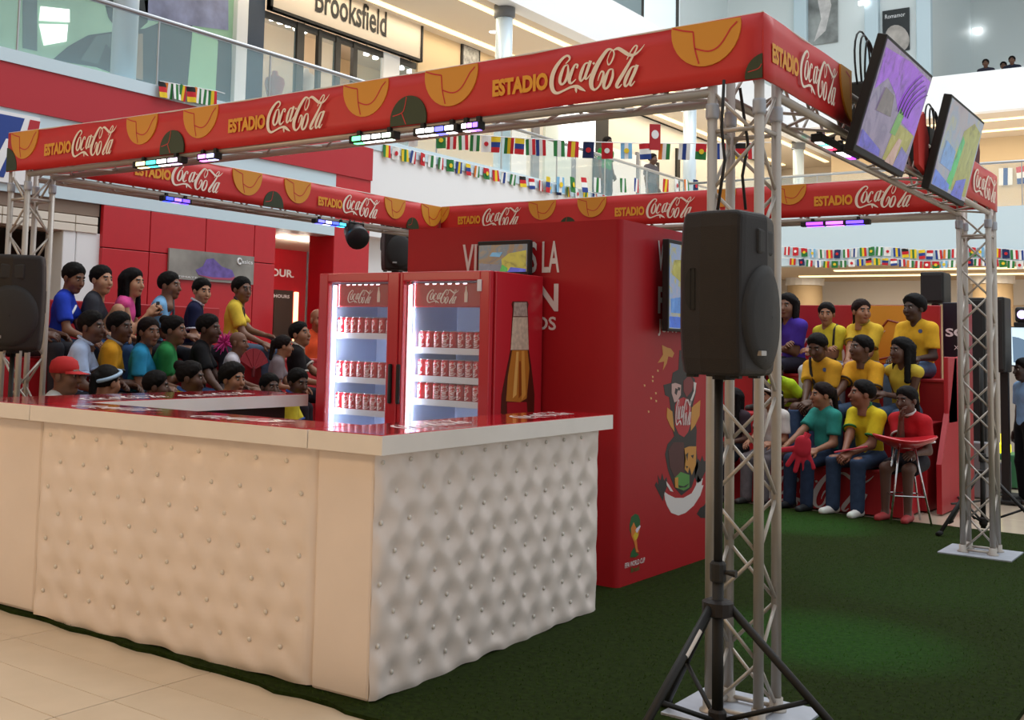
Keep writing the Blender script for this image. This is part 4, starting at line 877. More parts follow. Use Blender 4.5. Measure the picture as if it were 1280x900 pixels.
# cup emblem with its wording
def em(L, c, layer): return art(L, c, layer, 10.0, 760, 630, 'emblem_print')
em([(340,120),(380,140),(400,200),(400,300),(370,380),(300,400),(270,330),(270,250),(290,160)], '1f5a2a', 1)
em([(320,230),(340,280),(370,330),(395,320),(375,400),(355,440),(365,560),(385,600),(350,600),(325,480),(290,400),(285,300)], 'd8792e', 2)
em([(310,400),(340,350),(375,380),(360,430),(330,460)], 'd8b428', 3)
em([(340,320),(365,295),(398,265),(400,285),(375,330),(360,360),(345,350)], 'e4d8e8', 3)
em([(325,540),(345,600),(385,630),(340,665),(275,665),(285,610)], '1f5a2a', 2)
a = onx(760+20.5, 630+80.5, XR1); b = onx(760+45.5, 630+70, XR1)
letters('lettering', 'FIFA WORLD CUP', ((XR1, a.y, a.z), (0,1,0.0), (0,0,1), (1,0,0)), b.y-a.y, 0.035, m_slog, bo, 0.02)
a = onx(760+28, 630+86, XR1); b = onx(760+38.5, 630+82, XR1)
letters('lettering', 'Brasil', ((XR1, a.y, a.z), (0,1,0), (0,0,1), (1,0,0)), b.y-a.y, 0.035, mat('print_4c5a20', '4c5a20', 0.5), bo, 0.02)
# the two small screens on the booth
def tv2(label, c, rz, w, h, cols, seed, dist, shapes):
    t = thing('flat_screen', label, 'television', c, rz)
    MB().cbox(-w/2, w/2, 0, 0.05, -h/2, h/2, 0.006).build('housing', m_black, t)
    sc = MB().box(-w/2+0.015, w/2-0.015, -0.003, 0.002, -h/2+0.02, h/2-0.03).build('screen', screen_mat('screen_%s' % seed, cols, 9, 0.65, seed), t)
    for k, (L, cc) in enumerate(shapes):
        MB().prism([(-w/2+a*w, -h/2+b*h) for a, b in L], ((0, -0.0035-0.0006*k, 0), (1,0,0), (0,0,1), (0,-1,0)), 0.0006).build('picture_shape', pic(cc), sc)
    MB().cbox(-0.06, 0.06, 0.05, dist, -0.06, 0.06, 0.005).build('mount', m_black, t)
a = ony(597, 301, 1.82); b = ony(661, 342, 1.82); hgt = 0.25
tv2('small flat screen over the slogan on the front of the red booth', ((a.x+b.x)/2, 1.82, 2.36-hgt/2), 0, b.x-a.x, hgt, ['6a5a58', '8a6a4a', '5a6a78', '907860'], 7.7, 0.125, [([(0.5,0.1),(0.48,0.45),(0.62,0.62),(0.95,0.7),(0.95,0.1)], 'c0ac30'), ([(0.05,0.1),(0.05,0.35),(0.45,0.3),(0.5,0.1)], '707080'), ([(0.45,0.1),(0.5,0.3),(0.6,0.2),(0.6,0.1)], '30b040'), ([(0.6,0.08),(0.66,0.22),(0.95,0.16),(0.95,0.08)], '3a50d8'), ([(0.25,0.55),(0.3,0.66),(0.5,0.66),(0.45,0.52)], '60a8d0')])
ca = onx(836, 300, -1.48); 
tv2('flat screen with sports picture on the side of the red booth', (-1.48, ca.y+0.40, 2.065), math.pi/2, 0.8, 0.66, ['9a98a8', 'b0a868', '88a0c8', 'a8a0b0'], 9.2, 0.125, [([(0.02,0.04),(0.02,0.16),(0.98,0.16),(0.98,0.04)], '2f6ae0'), ([(0.05,0.2),(0.04,0.35),(0.4,0.4),(0.4,0.2)], '4a8ad8'), ([(0.06,0.62),(0.12,0.78),(0.4,0.8),(0.35,0.5)], 'b0a83c')])
# ================================================================== SPEAKERS
m_spk = mat('speaker_plastic', '211c1b', 0.55, noise=0.06, nscale=12, bump=0.15, bscale=220, spec=0.35); m_grl = mat('speaker_grille', '1d1b1b', 0.6, bump=0.4, bscale=500)
def speaker_parts(t, H=0.655, W_=0.40, D=0.30, mir=1):
    """front faces +X"""
    def sect(k):   # plan outline at fraction k of the height
        s = 1-0.10*abs(2*k-1)**5
        d0 = D*0.5; fx = d0*s if k < 0.02 or k > 0.98 else d0
        return [(fx-0.045, -W_/2*s), (fx-0.01, -W_/2*s*0.97), (fx, -W_/2*s*0.8), (fx+0.03*s, 0), (fx, W_/2*s*0.8), (fx-0.01, W_/2*s*0.97), (fx-0.045, W_/2*s), (-0.02, W_/2*s), (-d0*0.75*s, W_*0.40*s), (-d0*s, W_*0.22*s), (-d0*s, -W_*0.22*s), (-d0*0.75*s, -W_*0.40*s), (-0.02, -W_/2*s)]
    ks = [0, 0.03, 0.1, 0.3, 0.5, 0.7, 0.9, 0.97, 1.0]; vs = []; n = 13
    for k in ks: vs += [(x, y, k*H) for x, y in sect(k)]
    fs = [(i*n+j, i*n+(j+1) % n, (i+1)*n+(j+1) % n, (i+1)*n+j) for i in range(len(ks)-1) for j in range(n)]
    fs += [tuple(range(n-1, -1, -1)), tuple((len(ks)-1)*n+j for j in range(n))]
    body = MB(); body.add(vs, fs); bo_ = body.build('cabinet', m_spk, t)
    bv = bo_.modifiers.new('bevel', 'BEVEL'); bv.width = 0.012; bv.segments = 2
    # woofer grille: a bulging disc, horn recess above it
    gr = MB(); rings = [(1.0, 0.0), (0.97, 0.022), (0.8, 0.035), (0.4, 0.042), (0.02, 0.044)]; m_ = 28; vv = []
    for r, h in rings:
        for j in range(m_): a = 2*math.pi*j/m_; vv.append((D/2-0.012+h+0.018*(1-(r*math.cos(a))**2), r*W_*0.46*math.cos(a), 0.36*H+r*0.33*H*math.sin(a)))
    gr.add(vv, [(i*m_+j, i*m_+(j+1) % m_, (i+1)*m_+(j+1) % m_, (i+1)*m_+j) for i in range(len(rings)-1) for j in range(m_)]); gr.build('grille', m_grl, t, True)
    hn = MB().cbox(D/2-0.01, D/2+0.0265, -W_*0.20, W_*0.20, 0.74*H, 0.90*H, 0.012); hn.build('horn', m_grl, t)
    bg = MB().cbox(D/2+0.02, D/2+0.0445, -W_*0.26, -W_*0.12, 0.125*H, 0.155*H, 0.002); bg.build('badge', mat('badge_silver', 'a9a6a4', 0.3, 0.6), t)
    for s in (-1, 1):
        h = MB(); rim = [(0.02+0.036*math.cos(a)*1.0, 0.52*H+0.085*(abs(math.sin(a))**0.6)*(1 if math.sin(a) > 0 else -1)) for a in [2*math.pi*i/20 for i in range(20)]]
        h.prism([(-x-0.03, z) for x, z in rim], ((0, s*(W_/2-0.022), 0), (1,0,0), (0,0,1), (0,s,0)), 0.014); h.build('handle_recess', mat('handle_black', '0e0c0c', 0.7), t)
        hb = MB().cbox(-0.062, -0.044, s*(W_/2-0.02)-0.006, s*(W_/2-0.006)+0.004, 0.40*H, 0.64*H, 0.004); hb.build('handle_bar', m_spk, t)
    MB().lathe([(0.045, -0.02), (0.045, 0.012)], 12).build('pole_socket', m_black, t)
    for x in (-0.09, 0.09):
        for y in (-0.1, 0.1): MB().cbox(x-0.02, x+0.02, y-0.02, y+0.02, -0.012, 0.004, 0.004).build('rubber_foot', m_black, t)
def tripod_parts(t, hub, top, R_=0.62, angs=(0.2, 2.3, 4.4), base_z=0.0):
    MB().tube([(0,0,hub-0.50), (0,0,hub+0.14)], 0.0225, 12).build('lower_pole', m_black, t, True)
    MB().tube([(0,0,hub+0.1), (0,0,top)], 0.0175, 12).build('upper_pole', m_black, t, True)
    MB().lathe([(0.03, hub+0.10), (0.032, hub+0.11), (0.032, hub+0.17), (0.025, hub+0.18)], 12).build('collar', m_black, t)
    MB().lathe([(0.04, hub-0.04), (0.062, hub-0.03), (0.062, hub+0.02), (0.04, hub+0.03)], 14).build('hub', m_spk, t)
    MB().tube([(0.03, 0, hub+0.14), (0.075, 0, hub+0.14)], [0.008, 0.016], 8).build('knob', m_black, t)
    low = hub-0.46
    for a in angs:
        u = Vector((math.cos(a), math.sin(a), 0)); foot = u*R_+Vector((0,0,base_z+0.014))
        l = MB().tube([u*0.05+Vector((0,0,hub)), foot], 0.0165, 10).build('leg', m_black, t, True)
        MB().tube([foot-u*0.03+Vector((0,0,0.02)), foot+u*0.02-Vector((0,0,0.0))], 0.022, 8).build('rubber_foot', mat('rubber', '0c0c0c', 0.8), l, True)
        mid = (u*0.05+Vector((0,0,hub))).lerp(foot, 0.55)
        MB().tube([u*0.025+Vector((0,0,low+0.02)), mid], 0.010, 8).build('brace', m_black, t, True)
    MB().lathe([(0.028, low-0.02), (0.036, low), (0.036, low+0.05), (0.028, low+0.06)], 12).build('lower_collar', m_spk, t)
TP = dep(898, 620, 4.55)
t = thing('speaker_stand', 'black tripod speaker stand in front of a truss tower', 'speaker stand', (TP.x, TP.y, 0.0))
dl_ = onz(828, 880, 0)-TP; a1 = math.atan2(dl_.y, dl_.x)
tripod_parts(t, 0.585, 1.53, 0.60, (a1, a1+2.094, a1-2.094))
stk = MB(); u = Vector((math.cos(a1+2.094), math.sin(a1+2.094), 0))
q0 = u*0.05+Vector((0,0,0.585)); q1 = u*0.60; stk.tube([q0.lerp(q1, 0.13), q0.lerp(q1, 0.28)], 0.0175, 10); stk.build('warning_label', mat('label_white', 'e8e0dc', 0.5), t)
sp_ = thing('loudspeaker', 'large black plastic loudspeaker on the tripod before the truss tower', 'loudspeaker', (TP.x+0.02, TP.y, 1.515), 0.0)
speaker_parts(sp_)
p = dep(16, 437, 7.75)
t = thing('speaker_stand', 'black speaker stand pole behind the left end of the bar', 'speaker stand', (p.x, p.y, 0)); tripod_parts(t, 0.6, p.z, 0.30, (1.3, 3.4, 5.5))
s2_ = thing('loudspeaker', 'black loudspeaker in front of the truss tower by the seated crowd', 'loudspeaker', (p.x, p.y, p.z-0.005), -0.75); speaker_parts(s2_)
p = onx(494, 338, -6.4)
t = thing('speaker_stand', 'black speaker stand beside the crowd behind the drink coolers', 'speaker stand', (p.x, p.y, 0)); tripod_parts(t, 0.7, p.z, 0.5, (0.5, 2.6, 4.7))
s3_ = thing('loudspeaker', 'black loudspeaker high between the crowd and the red booth', 'loudspeaker', (p.x, p.y, p.z-0.005), -0.6); speaker_parts(s3_, 0.62, 0.36, 0.30)
# ================================================================== PEOPLE: implicit surfaces -> meshes
def nets(Fv, org, h):
    """surface nets on a grid of distances"""
    s = Fv < 0; nx, ny, nz = Fv.shape
    c = np.zeros((nx-1, ny-1, nz-1), np.int8)
    for i in (0, 1):
        for j in (0, 1):
            for k in (0, 1): c += s[i:nx-1+i, j:ny-1+j, k:nz-1+k]
    I, J, K = np.nonzero((c > 0) & (c < 8)); idx = -np.ones(c.shape, np.int64); idx[I, J, K] = np.arange(len(I))
    P = np.zeros((len(I), 3)); n = np.zeros(len(I))
    cor = [(i, j, k) for i in (0, 1) for j in (0, 1) for k in (0, 1)]
    for a in cor:
        for d in range(3):
            if a[d]: continue
            b = list(a); b[d] = 1
            fa = Fv[I+a[0], J+a[1], K+a[2]]; fb = Fv[I+b[0], J+b[1], K+b[2]]; m = (fa < 0) != (fb < 0)
            t = np.where(m, fa/np.where(m, fa-fb, 1), 0); q = np.stack([np.full(len(I), float(v)) for v in a], 1); q[:, d] += t
            P += q*m[:, None]; n += m
    V = (P/n[:, None]+np.stack([I, J, K], 1))*h+np.array(org)
    F = []
    for d in range(3):
        e1, e2 = [(1, 2), (2, 0), (0, 1)][d]
        sl0 = [slice(None)]*3; sl1 = [slice(None)]*3; sl0[d] = slice(0, -1); sl1[d] = slice(1, None)
        ch = s[tuple(sl0)] != s[tuple(sl1)]; A = np.argwhere(ch); A = A[(A[:, e1] > 0) & (A[:, e2] > 0) & (A[:, e1] < Fv.shape[e1]-1) & (A[:, e2] < Fv.shape[e2]-1)]
        if not len(A): continue
        ins = s[A[:, 0], A[:, 1], A[:, 2]]
        def cell(o1, o2):
            B = A.copy(); B[:, e1] -= o1; B[:, e2] -= o2; return idx[B[:, 0], B[:, 1], B[:, 2]]
        q = np.stack([cell(1, 1), cell(0, 1), cell(0, 0), cell(1, 0)], 1); q[~ins] = q[~ins][:, ::-1]; F.append(q)
    return V, np.concatenate(F)
def cone(P, a, b, ra, rb, lat=None, kf=1.0, clip=None):
    a = np.asarray(a, float); b = np.asarray(b, float); d = b-a; L2 = max(d@d, 1e-9)
    t = np.clip(((P-a)@d)/L2, 0, 1); q = P-a-t[..., None]*d
    if lat is not None: q = q-(q@lat)[..., None]*lat*(1-1/kf)
    r = np.sqrt((q*q).sum(-1))-(ra+(rb-ra)*t)
    if clip is not None: r = np.maximum(r, (P-clip[0])@clip[1])
    return r
def ell(P, c, r):
    q = (P-np.array(c))/np.array(r); k0 = np.sqrt((q*q).sum(-1)); q2 = q/np.array(r); k1 = np.sqrt((q2*q2).sum(-1))+1e-9
    return k0*(k0-1)/k1
def smin(a, b, k):
    h = np.clip(0.5+0.5*(b-a)/k, 0, 1); return b+(a-b)*h-k*h*(1-h)
def grid(lo, hi, h):
    n = [int(math.ceil((hi[i]-lo[i])/h))+1 for i in range(3)]
    ax_ = [lo[i]+h*np.arange(n[i]) for i in range(3)]
    return np.stack(np.meshgrid(*ax_, indexing='ij'), -1)
def field(bones, h, k, grow=0.0, cuts=()):
    """bones: (a,b,ra,rb,lat,kf,clip)"""
    pts = np.array([q for b in bones for q in b[:2]]); rm = max(max(b[2], b[3])*max(b[5], 1) for b in bones)+grow+2.5*h
    lo = pts.min(0)-rm; hi = pts.max(0)+rm; P = grid(lo, hi, h); D = None
    for a, b, ra, rb, lat, kf, clip in bones:
        # only work near the bone
        m = max(ra, rb)*max(kf, 1)+grow+k+3*h; l = np.floor((np.minimum(a, b)-m-lo)/h).astype(int).clip(0); u = np.ceil((np.maximum(a, b)+m-lo)/h).astype(int)+1
        sl = tuple(slice(l[i], u[i]) for i in range(3)); sub = P[sl]
        if D is None: D = np.full(P.shape[:3], 1.0)
        d = cone(sub, a, b, ra+grow, rb+grow, lat, kf, clip); D[sl] = smin(D[sl], d, k)
    for c, n in cuts: D = np.maximum(D, (P-np.array(c))@np.array(n))
    return nets(D, lo, h)
def head_model(h=0.0085):
    P = grid((-0.11, -0.14, -0.19), (0.11, 0.13, 0.15), h)
    D = ell(P, (0, 0.012, 0.045), (0.074, 0.094, 0.082))
    for c, r in (((0, -0.02, -0.03), (0.058, 0.072, 0.085)), ((0, -0.056, -0.088), (0.03, 0.028, 0.024)), ((0.034, -0.052, -0.022), (0.034, 0.034, 0.036)), ((-0.034, -0.052, -0.022), (0.034, 0.034, 0.036))): D = smin(D, ell(P, c, r), 0.025)
    D = smin(D, cone(P, (-0.036, -0.078, 0.034), (0.036, -0.078, 0.034), 0.011, 0.011), 0.015)
    for s in (-1, 1): D = -smin(-D, np.sqrt(((P-np.array((s*0.031, -0.104, 0.010)))**2).sum(-1))-0.016, 0.012)
    D = smin(D, cone(P, (0, -0.088, 0.016), (0, -0.109, -0.026), 0.009, 0.014), 0.012)
    D = smin(D, ell(P, (0, -0.0875, -0.058), (0.023, 0.014, 0.010)), 0.008)
    for s in (-1, 1): D = smin(D, ell(P, (s*0.077, 0.012, 0.0), (0.011, 0.024, 0.034)), 0.006)
    D = smin(D, cone(P, (0, 0.022, -0.05), (0, 0.032, -0.17), 0.050, 0.052), 0.03)
    V, F = nets(D, (-0.11, -0.14, -0.19), h); C = V[F].mean(1); m = np.zeros(len(F), int)
    lip = (abs(C[:, 0]) < 0.023) & (C[:, 2] > -0.069) & (C[:, 2] < -0.047) & (C[:, 1] < -0.088); m[lip] = 1
    brow = (abs(C[:, 0]) > 0.013) & (abs(C[:, 0]) < 0.05) & (C[:, 2] > 0.029) & (C[:, 2] < 0.044) & (C[:, 1] < -0.07); m[brow] = 3
    Vs = [V]; Fs = [F]; Ms = [m]; n = len(V)
    for s in (-1, 1):
        for r, y, mi in ((0.0105, -0.0800, 2), (0.0075, -0.0855, 3)):
            mb = MB(); mb.lathe([(r*math.sin(a)+1e-4, r*math.cos(a)) for a in [math.pi*i/6 for i in range(7)]], 8); v = np.array(mb.v)+np.array((s*0.031, y, 0.011)); f = np.array([q for q in mb.f if len(q) == 4])
            Vs.append(v); Fs.append(f+n); Ms.append(np.full(len(f), mi)); n += len(v)
    return np.concatenate(Vs), np.concatenate(Fs), np.concatenate(Ms)
def hand_model(curl, h=0.0075):
    lo, hi = (-0.09, -0.04, -0.21), (0.07, 0.12, 0.04); P = grid(lo, hi, h)
    q = abs(P-np.array((0, 0, -0.05)))-np.array((0.030, 0.006, 0.034)); D = np.sqrt((np.maximum(q, 0)**2).sum(-1))+np.minimum(q.max(-1), 0)-0.010
    D = smin(D, cone(P, (0, 0, 0.03), (0, 0, -0.02), 0.026, 0.026), 0.02)
    for i, (x, L) in enumerate(((-0.031, 0.066), (-0.0105, 0.075), (0.0105, 0.070), (0.031, 0.055))):
        a = np.array((x, 0, -0.086)); c1, c2, c3 = curl*0.5, curl*1.1, curl*1.6
        b = a+L*0.42*np.array((x*1.2, math.sin(c1), -math.cos(c1))); c = b+L*0.32*np.array((x, math.sin(c2), -math.cos(c2))); d = c+L*0.27*np.array((x*0.5, math.sin(c3), -math.cos(c3)))
        for u, v, r0, r1 in ((a, b, 0.0095, 0.009), (b, c, 0.009, 0.0085), (c, d, 0.0085, 0.0075)): D = smin(D, cone(P, u, v, r0, r1), 0.004)
    for u, v, r0, r1 in (((-0.028, 0.004, -0.028), (-0.052, 0.018, -0.056), 0.014, 0.011), ((-0.052, 0.018, -0.056), (-0.054, 0.03, -0.085), 0.0105, 0.009)): D = smin(D, cone(P, u, v, r0, r1), 0.006)
    return nets(D, lo, h)
HEAD = head_model(); HAND = hand_model(0.75)
def hair_model(style, h=0.0105):
    lo, hi = (-0.16, -0.17, -0.42), (0.16, 0.20, 0.2); P = grid(lo, hi, h); g = {'short': 0.017, 'afro': 0.030, 'long': 0.020, 'pony': 0.016, 'bun': 0.016, 'cap': 0.014, 'band': 0.012}[style]
    pl = P[..., 2]-(0.0-0.78*P[..., 1]+0.010*np.cos(P[..., 0]*38))
    D = ell(P, (0, 0.012, 0.045), (0.075, 0.095, 0.083))-g*np.clip(pl/0.055, 0.12, 1.0)
    D = np.maximum(D, -pl)                   # hairline from brow to nape
    D = np.maximum(D, -(P[..., 2]-(-0.075)))
    if style == 'long':
        D = smin(D, cone(P, (0, 0.06, 0.03), (0, 0.085, -0.30), 0.075, 0.05, np.array((1., 0, 0)), 1.35), 0.03)
        for s in (-1, 1): D = smin(D, cone(P, (s*0.078, 0.01, 0.05), (s*0.088, 0.0, -0.27), 0.026, 0.030), 0.02)
    if style == 'pony': D = smin(D, cone(P, (0, 0.12, 0.05), (0, 0.15, -0.14), 0.035, 0.02), 0.02)
    if style == 'bun': D = smin(D, ell(P, (0, 0.10, 0.10), (0.045, 0.045, 0.042)), 0.01)
    D = D+0.0045*np.sin(P[..., 0]*210+3*np.sin(P[..., 2]*90))*np.sin(P[..., 2]*170+P[..., 1]*130)
    V, F = nets(D, lo, h); me = bpy.data.meshes.new('hair_'+style); me.from_pydata(V.tolist(), [], F.tolist()); me.polygons.foreach_set('use_smooth', [True]*len(F)); return me
HAIR = {}
def hair_mesh(style, c):
    k = (style, c)
    if k not in HAIR:
        b = HAIR.get(style) or hair_model(style); HAIR[style] = b; m = b.copy(); m.materials.append(mat('hair_'+c, '%02x%02x%02x' % tuple(int(int(c[i:i+2], 16)*0.6) for i in (0, 2, 4)), 0.75, noise=0.2, nscale=40, spec=0.2)); HAIR[k] = m
    return HAIR[k]
def ik(a, t, l1, l2, pole):
    d = t-a; L = min(d.length, (l1+l2)*0.995); n = d.normalized(); t = a+n*L
    x = (l1*l1-l2*l2+L*L)/(2*L); hgt = math.sqrt(max(l1*l1-x*x, 0)); p = (pole-n*pole.dot(n)).normalized()
    return a+n*x+p*hgt, t
ARMS = {  # hand targets (person's right = -x), elbow poles, as (x,y,z) from the seat
 'lap': ((-0.13, -0.34, 0.20), (0.13, -0.34, 0.20)), 'clasp': ((-0.035, -0.40, 0.14), (0.035, -0.41, 0.15)), 'knees': ((-0.16, -0.44, 0.16), (0.16, -0.44, 0.16)),
 'face': ((0.0, -0.20, 0.58), (0.10, -0.25, 0.24)), 'brow': ((0.10, -0.32, 0.22), (0.02, -0.16, 0.72)), 'phone': ((-0.05, -0.30, 0.42), (0.05, -0.30, 0.42)), 'cross': ((0.10, -0.22, 0.30), (-0.10, -0.24, 0.27)),
 'side': ((-0.30, -0.40, 0.12), (0.16, -0.36, 0.20)), 'down': ((-0.25, -0.02, -0.02), (0.25, -0.02, -0.02)), 'elbow': ((-0.20, -0.42, 0.16), (0.05, -0.38, 0.24)), 'mouth': ((-0.02, -0.24, 0.52), (0.14, -0.36, 0.20)), 'fold': ((0.06, -0.24, 0.24), (-0.02, -0.27, 0.21))}
def person(label, top, rz, seat, foot_drop=0.45, skin='6b4a38', hair=('short', '17110f'), shirt='d8b23a', sleeve='short', pants='34445e', plen='long', shoe='2a2624', arms='lap', lean=0.12, hyaw=0.0, hpitch=0.0, side=0.0, trim=None, wide=1.0, res=0.02, group=None, stand=False, neck=None, twist=0.0, legs=0.13, kneeup=False, extra=None, cat='person'):
    """top: world point of the crown; seat: height of what they sit on; faces local -Y turned by rz"""
    top = Vector(top)
    sp = Vector((side, -math.sin(lean), math.cos(lean))).normalized()
    hipz = 0.095
    hc0 = Vector((0, 0, hipz))+sp*0.607+Vector((0, -0.03, 0.01)); topz = hc0.z+0.137
    if stand: sc = (top.z-seat)/(topz+0.83); sc = min(max(sc, 0.5), 1.2)
    else: sc = min(max((top.z-seat)/topz, 0.62), 1.18)
    rot = Matrix.Rotation(rz, 3, 'Z')
    base = Vector((top.x, top.y, 0))-rot @ (Vector((hc0.x, hc0.y, 0))*sc); base.z = seat+(0.83*sc if stand else 0)
    # joints (unit person, origin at seat)
    hip = Vector((0, 0.02, hipz)); chest = hip+sp*0.33; neckb = hip+sp*0.50
    sr = Matrix.Rotation(twist, 3, 'Z') @ Vector((1, 0, 0)); lat = np.array(sr)
    shw = 0.175*(0.6+0.4*wide)
    sh = {-1: neckb-sp*0.085-sr*shw, 1: neckb-sp*0.085+sr*shw}
    B = []; TOR = []; UA = []; FA = []; TH = []; SN = []
    def bn(a, b, ra, rb, l=None, kf=1.0, clip=None): return (np.array(a), np.array(b), ra, rb, l, kf, clip)
    w = wide
    TOR += [bn(hip, hip+sp*0.14, 0.105*w, 0.088*w, lat, 1.45), bn(hip+sp*0.14, chest, 0.088*w, 0.100*w, lat, 1.5), bn(chest, neckb-sp*0.09, 0.100*w, 0.078, lat, 1.5), bn(sh[-1], neckb-sp*0.035-sr*0.03, 0.050, 0.048), bn(sh[1], neckb-sp*0.035+sr*0.03, 0.050, 0.048)]
    NK = [bn(neckb-sp*0.03, hc0+Vector((0, 0.03, -0.09)), 0.056, 0.050)]
    tg = ARMS[arms] if isinstance(arms, str) else arms; hands = []
    for i, s in enumerate((-1, 1)):
        t = Vector(tg[i]); pole = Vector((s*0.18, 0.35, -0.9)) if not stand else Vector((s*0.3, 0.9, -0.1))
        el, wr = ik(sh[s], t, 0.285, 0.245, pole)
        UA.append(bn(sh[s], el, 0.052*(0.5+0.5*w), 0.040)); FA.append(bn(el, wr, 0.041, 0.027)); hands.append((el, wr, s))
    feet = []
    for s in (-1, 1):
        hj = Vector((s*min(0.085, legs*0.75), 0.0, hipz-0.005 if not stand else 0.05))
        if stand: kn = Vector((s*0.10, -0.02, -0.36)); an = Vector((s*0.11, 0.02, -0.76))
        else:
            up_ = kneeup and s == 1
            an = Vector((s*legs*1.05, -0.445 if not up_ else -0.36, (-foot_drop/sc+0.075) if not up_ else 0.04))
            kn, an = ik(hj, an, 0.43, 0.42, Vector((s*legs*0.8, -1, 0.55)))
        TH.append(bn(hj, kn, 0.082*(0.4+0.6*w), 0.055)); SN.append(bn(kn, an, 0.056, 0.036)); feet.append((an, s))
    FT = [bn(an+Vector((0, 0.03, -0.035)), an+Vector((s*0.02, -0.15, -0.05)), 0.036, 0.028) for an, s in feet]
    t = bpy.data.objects.new('person', None); COL.objects.link(t); t.location = base; t.rotation_euler = (0, 0, rz); t.scale = (sc,)*3
    tag(t, label, cat, group)
    ms = mat('skin_'+skin, skin, 0.55, noise=0.05, nscale=10); lipc = '%02x%02x%02x' % tuple(int(int(skin[i:i+2], 16)*f) for i, f in ((0, 0.85), (2, 0.62), (4, 0.62)))
    V, F = field(TOR[:]+NK+UA+FA+TH+SN+FT, res, 0.03)
    Vs = [V]; Fs = [F]; Ms = [np.zeros(len(F), int)]; n = len(V)
    hr = Matrix.Rotation(hyaw, 3, 'Z') @ Matrix.Rotation(hpitch, 3, 'X')
    hv = (HEAD[0]*1.08) @ np.array(hr).T+np.array(hc0); Vs.append(hv); Fs.append(HEAD[1]+n); Ms.append(HEAD[2]); n += len(hv)
    for el, wr, s in hands:
        z = (el-wr).normalized(); nrm = Vector((-s*0.5, 0.5, -1.0)) if not stand else Vector((-s, 0, 0)); y = (nrm-z*nrm.dot(z)).normalized(); x = y.cross(z)
        hm_ = np.stack([np.array(x), np.array(y), np.array(z)], 1); v = HAND[0].copy(); f = HAND[1]
        if s == 1: v[:, 0] *= -1; f = f[:, ::-1]
        v = v @ hm_.T+np.array(wr); Vs.append(v); Fs.append(f+n); Ms.append(np.zeros(len(f), int)); n += len(v)
    V = np.concatenate(Vs); F = np.concatenate(Fs); m_ = np.concatenate(Ms)
    def mk(nm, V, F, mats, mi=None, parent=t):
        me = bpy.data.meshes.new(nm); me.from_pydata(V.tolist(), [], F.tolist())
        for q in mats: me.materials.append(q)
        if mi is not None: me.polygons.foreach_set('material_index', mi.tolist())
        me.polygons.foreach_set('use_smooth', [True]*len(F)); me.update(); return put(me, nm, parent)
    mk('body', V, F, [ms, mat('lip_'+lipc, lipc, 0.5), mat('eye_white', 'a39a90', 0.4), mat('eye_dark', '15100e', 0.4)], m_)
    # clothes
    SB = [bn(b[0], b[1], b[2], b[3], b[4], b[5]) for b in TOR]
    if sleeve != 'none':
        for i in range(2):
            a, e, ra, rb = UA[i][:4]; fr_ = {'short': 0.72, 'cap': 0.35, 'long': 1.0}[sleeve]; c = a+(e-a)*fr_; d = (e-a)/np.linalg.norm(e-a)
            if sleeve == 'long': SB.append(bn(a, e, ra, rb)); fa = FA[i]; SB.append(bn(fa[0], fa[0]+(fa[1]-fa[0])*0.95, fa[2], fa[3]))
            else: SB.append(bn(a, c, ra+0.004, rb+0.016, None, 1.0, (c, d)))
    hemz = np.array(hip)-0.03*np.array(sp)
    nv = np.array(neckb)+np.array((0, -0.02, 0.0)); ncut = [(np.array(neckb)+np.array(sp)*(0.028 if sleeve != 'none' else -0.0), np.array(sp))]
    SV, SF = field(SB, res, 0.03, 0.017, [(hemz, -np.array(sp))]+ncut)
    C = SV[SF].mean(1); mi = np.zeros(len(SF), int)
    sk = mk('shirt', SV, SF, [mat('cloth_'+shirt, shirt, 0.85, noise=0.10, nscale=14, bump=0.6, bscale=9, spec=0.2), mat('cloth_'+(trim or shirt), trim or shirt, 0.85)], mi)
    if trim:
        mt = mat('cloth_'+trim, trim, 0.85); cc = neckb+Vector((0, -0.012, -0.004))
        MB().tube([cc+sr*(0.066*math.cos(a))+Vector((0, 0.062*math.sin(a)-0.012*(math.sin(a) < 0)*abs(math.sin(a)), 0.014+0.034*math.sin(a))) for a in [2*math.pi*i/18 for i in range(18)]], 0.014, 6, closed=True).build('collar', mt, t, True)
        if sleeve == 'short':
            for i in range(2):
                a, e = UA[i][:2]; c = Vector(a+(e-a)*0.70); d = Vector((e-a)/np.linalg.norm(e-a)); u_ = d.orthogonal().normalized(); v_ = d.cross(u_); r_ = UA[i][3]+0.031
                MB().tube([c+u_*(r_*math.cos(q))+v_*(r_*math.sin(q)) for q in [2*math.pi*j/16 for j in range(16)]], 0.011, 6, closed=True).build('cuff', mt, t, True)
    PB = [bn(*TOR[0][:2], TOR[0][2], TOR[0][3], TOR[0][4], TOR[0][5])]
    for i in range(2):
        a, k_, ra, rb = TH[i][:4]
        if plen == 'long': PB.append(bn(a, k_, ra, rb)); q = SN[i]; PB.append(bn(q[0], q[1], q[2], q[3]+0.014))
        else: c = a+(k_-a)*0.8; PB.append(bn(a, c, ra, rb+0.015, None, 1.0, (c, (k_-a)/np.linalg.norm(k_-a))))
    PV, PF = field(PB, res, 0.03, 0.014, [(np.array(hip)+np.array(sp)*0.10, np.array(sp))])
    mk('trousers' if plen == 'long' else 'shorts', PV, PF, [mat('cloth_'+pants, pants, 0.9, noise=0.15, nscale=20, spec=0.2)])
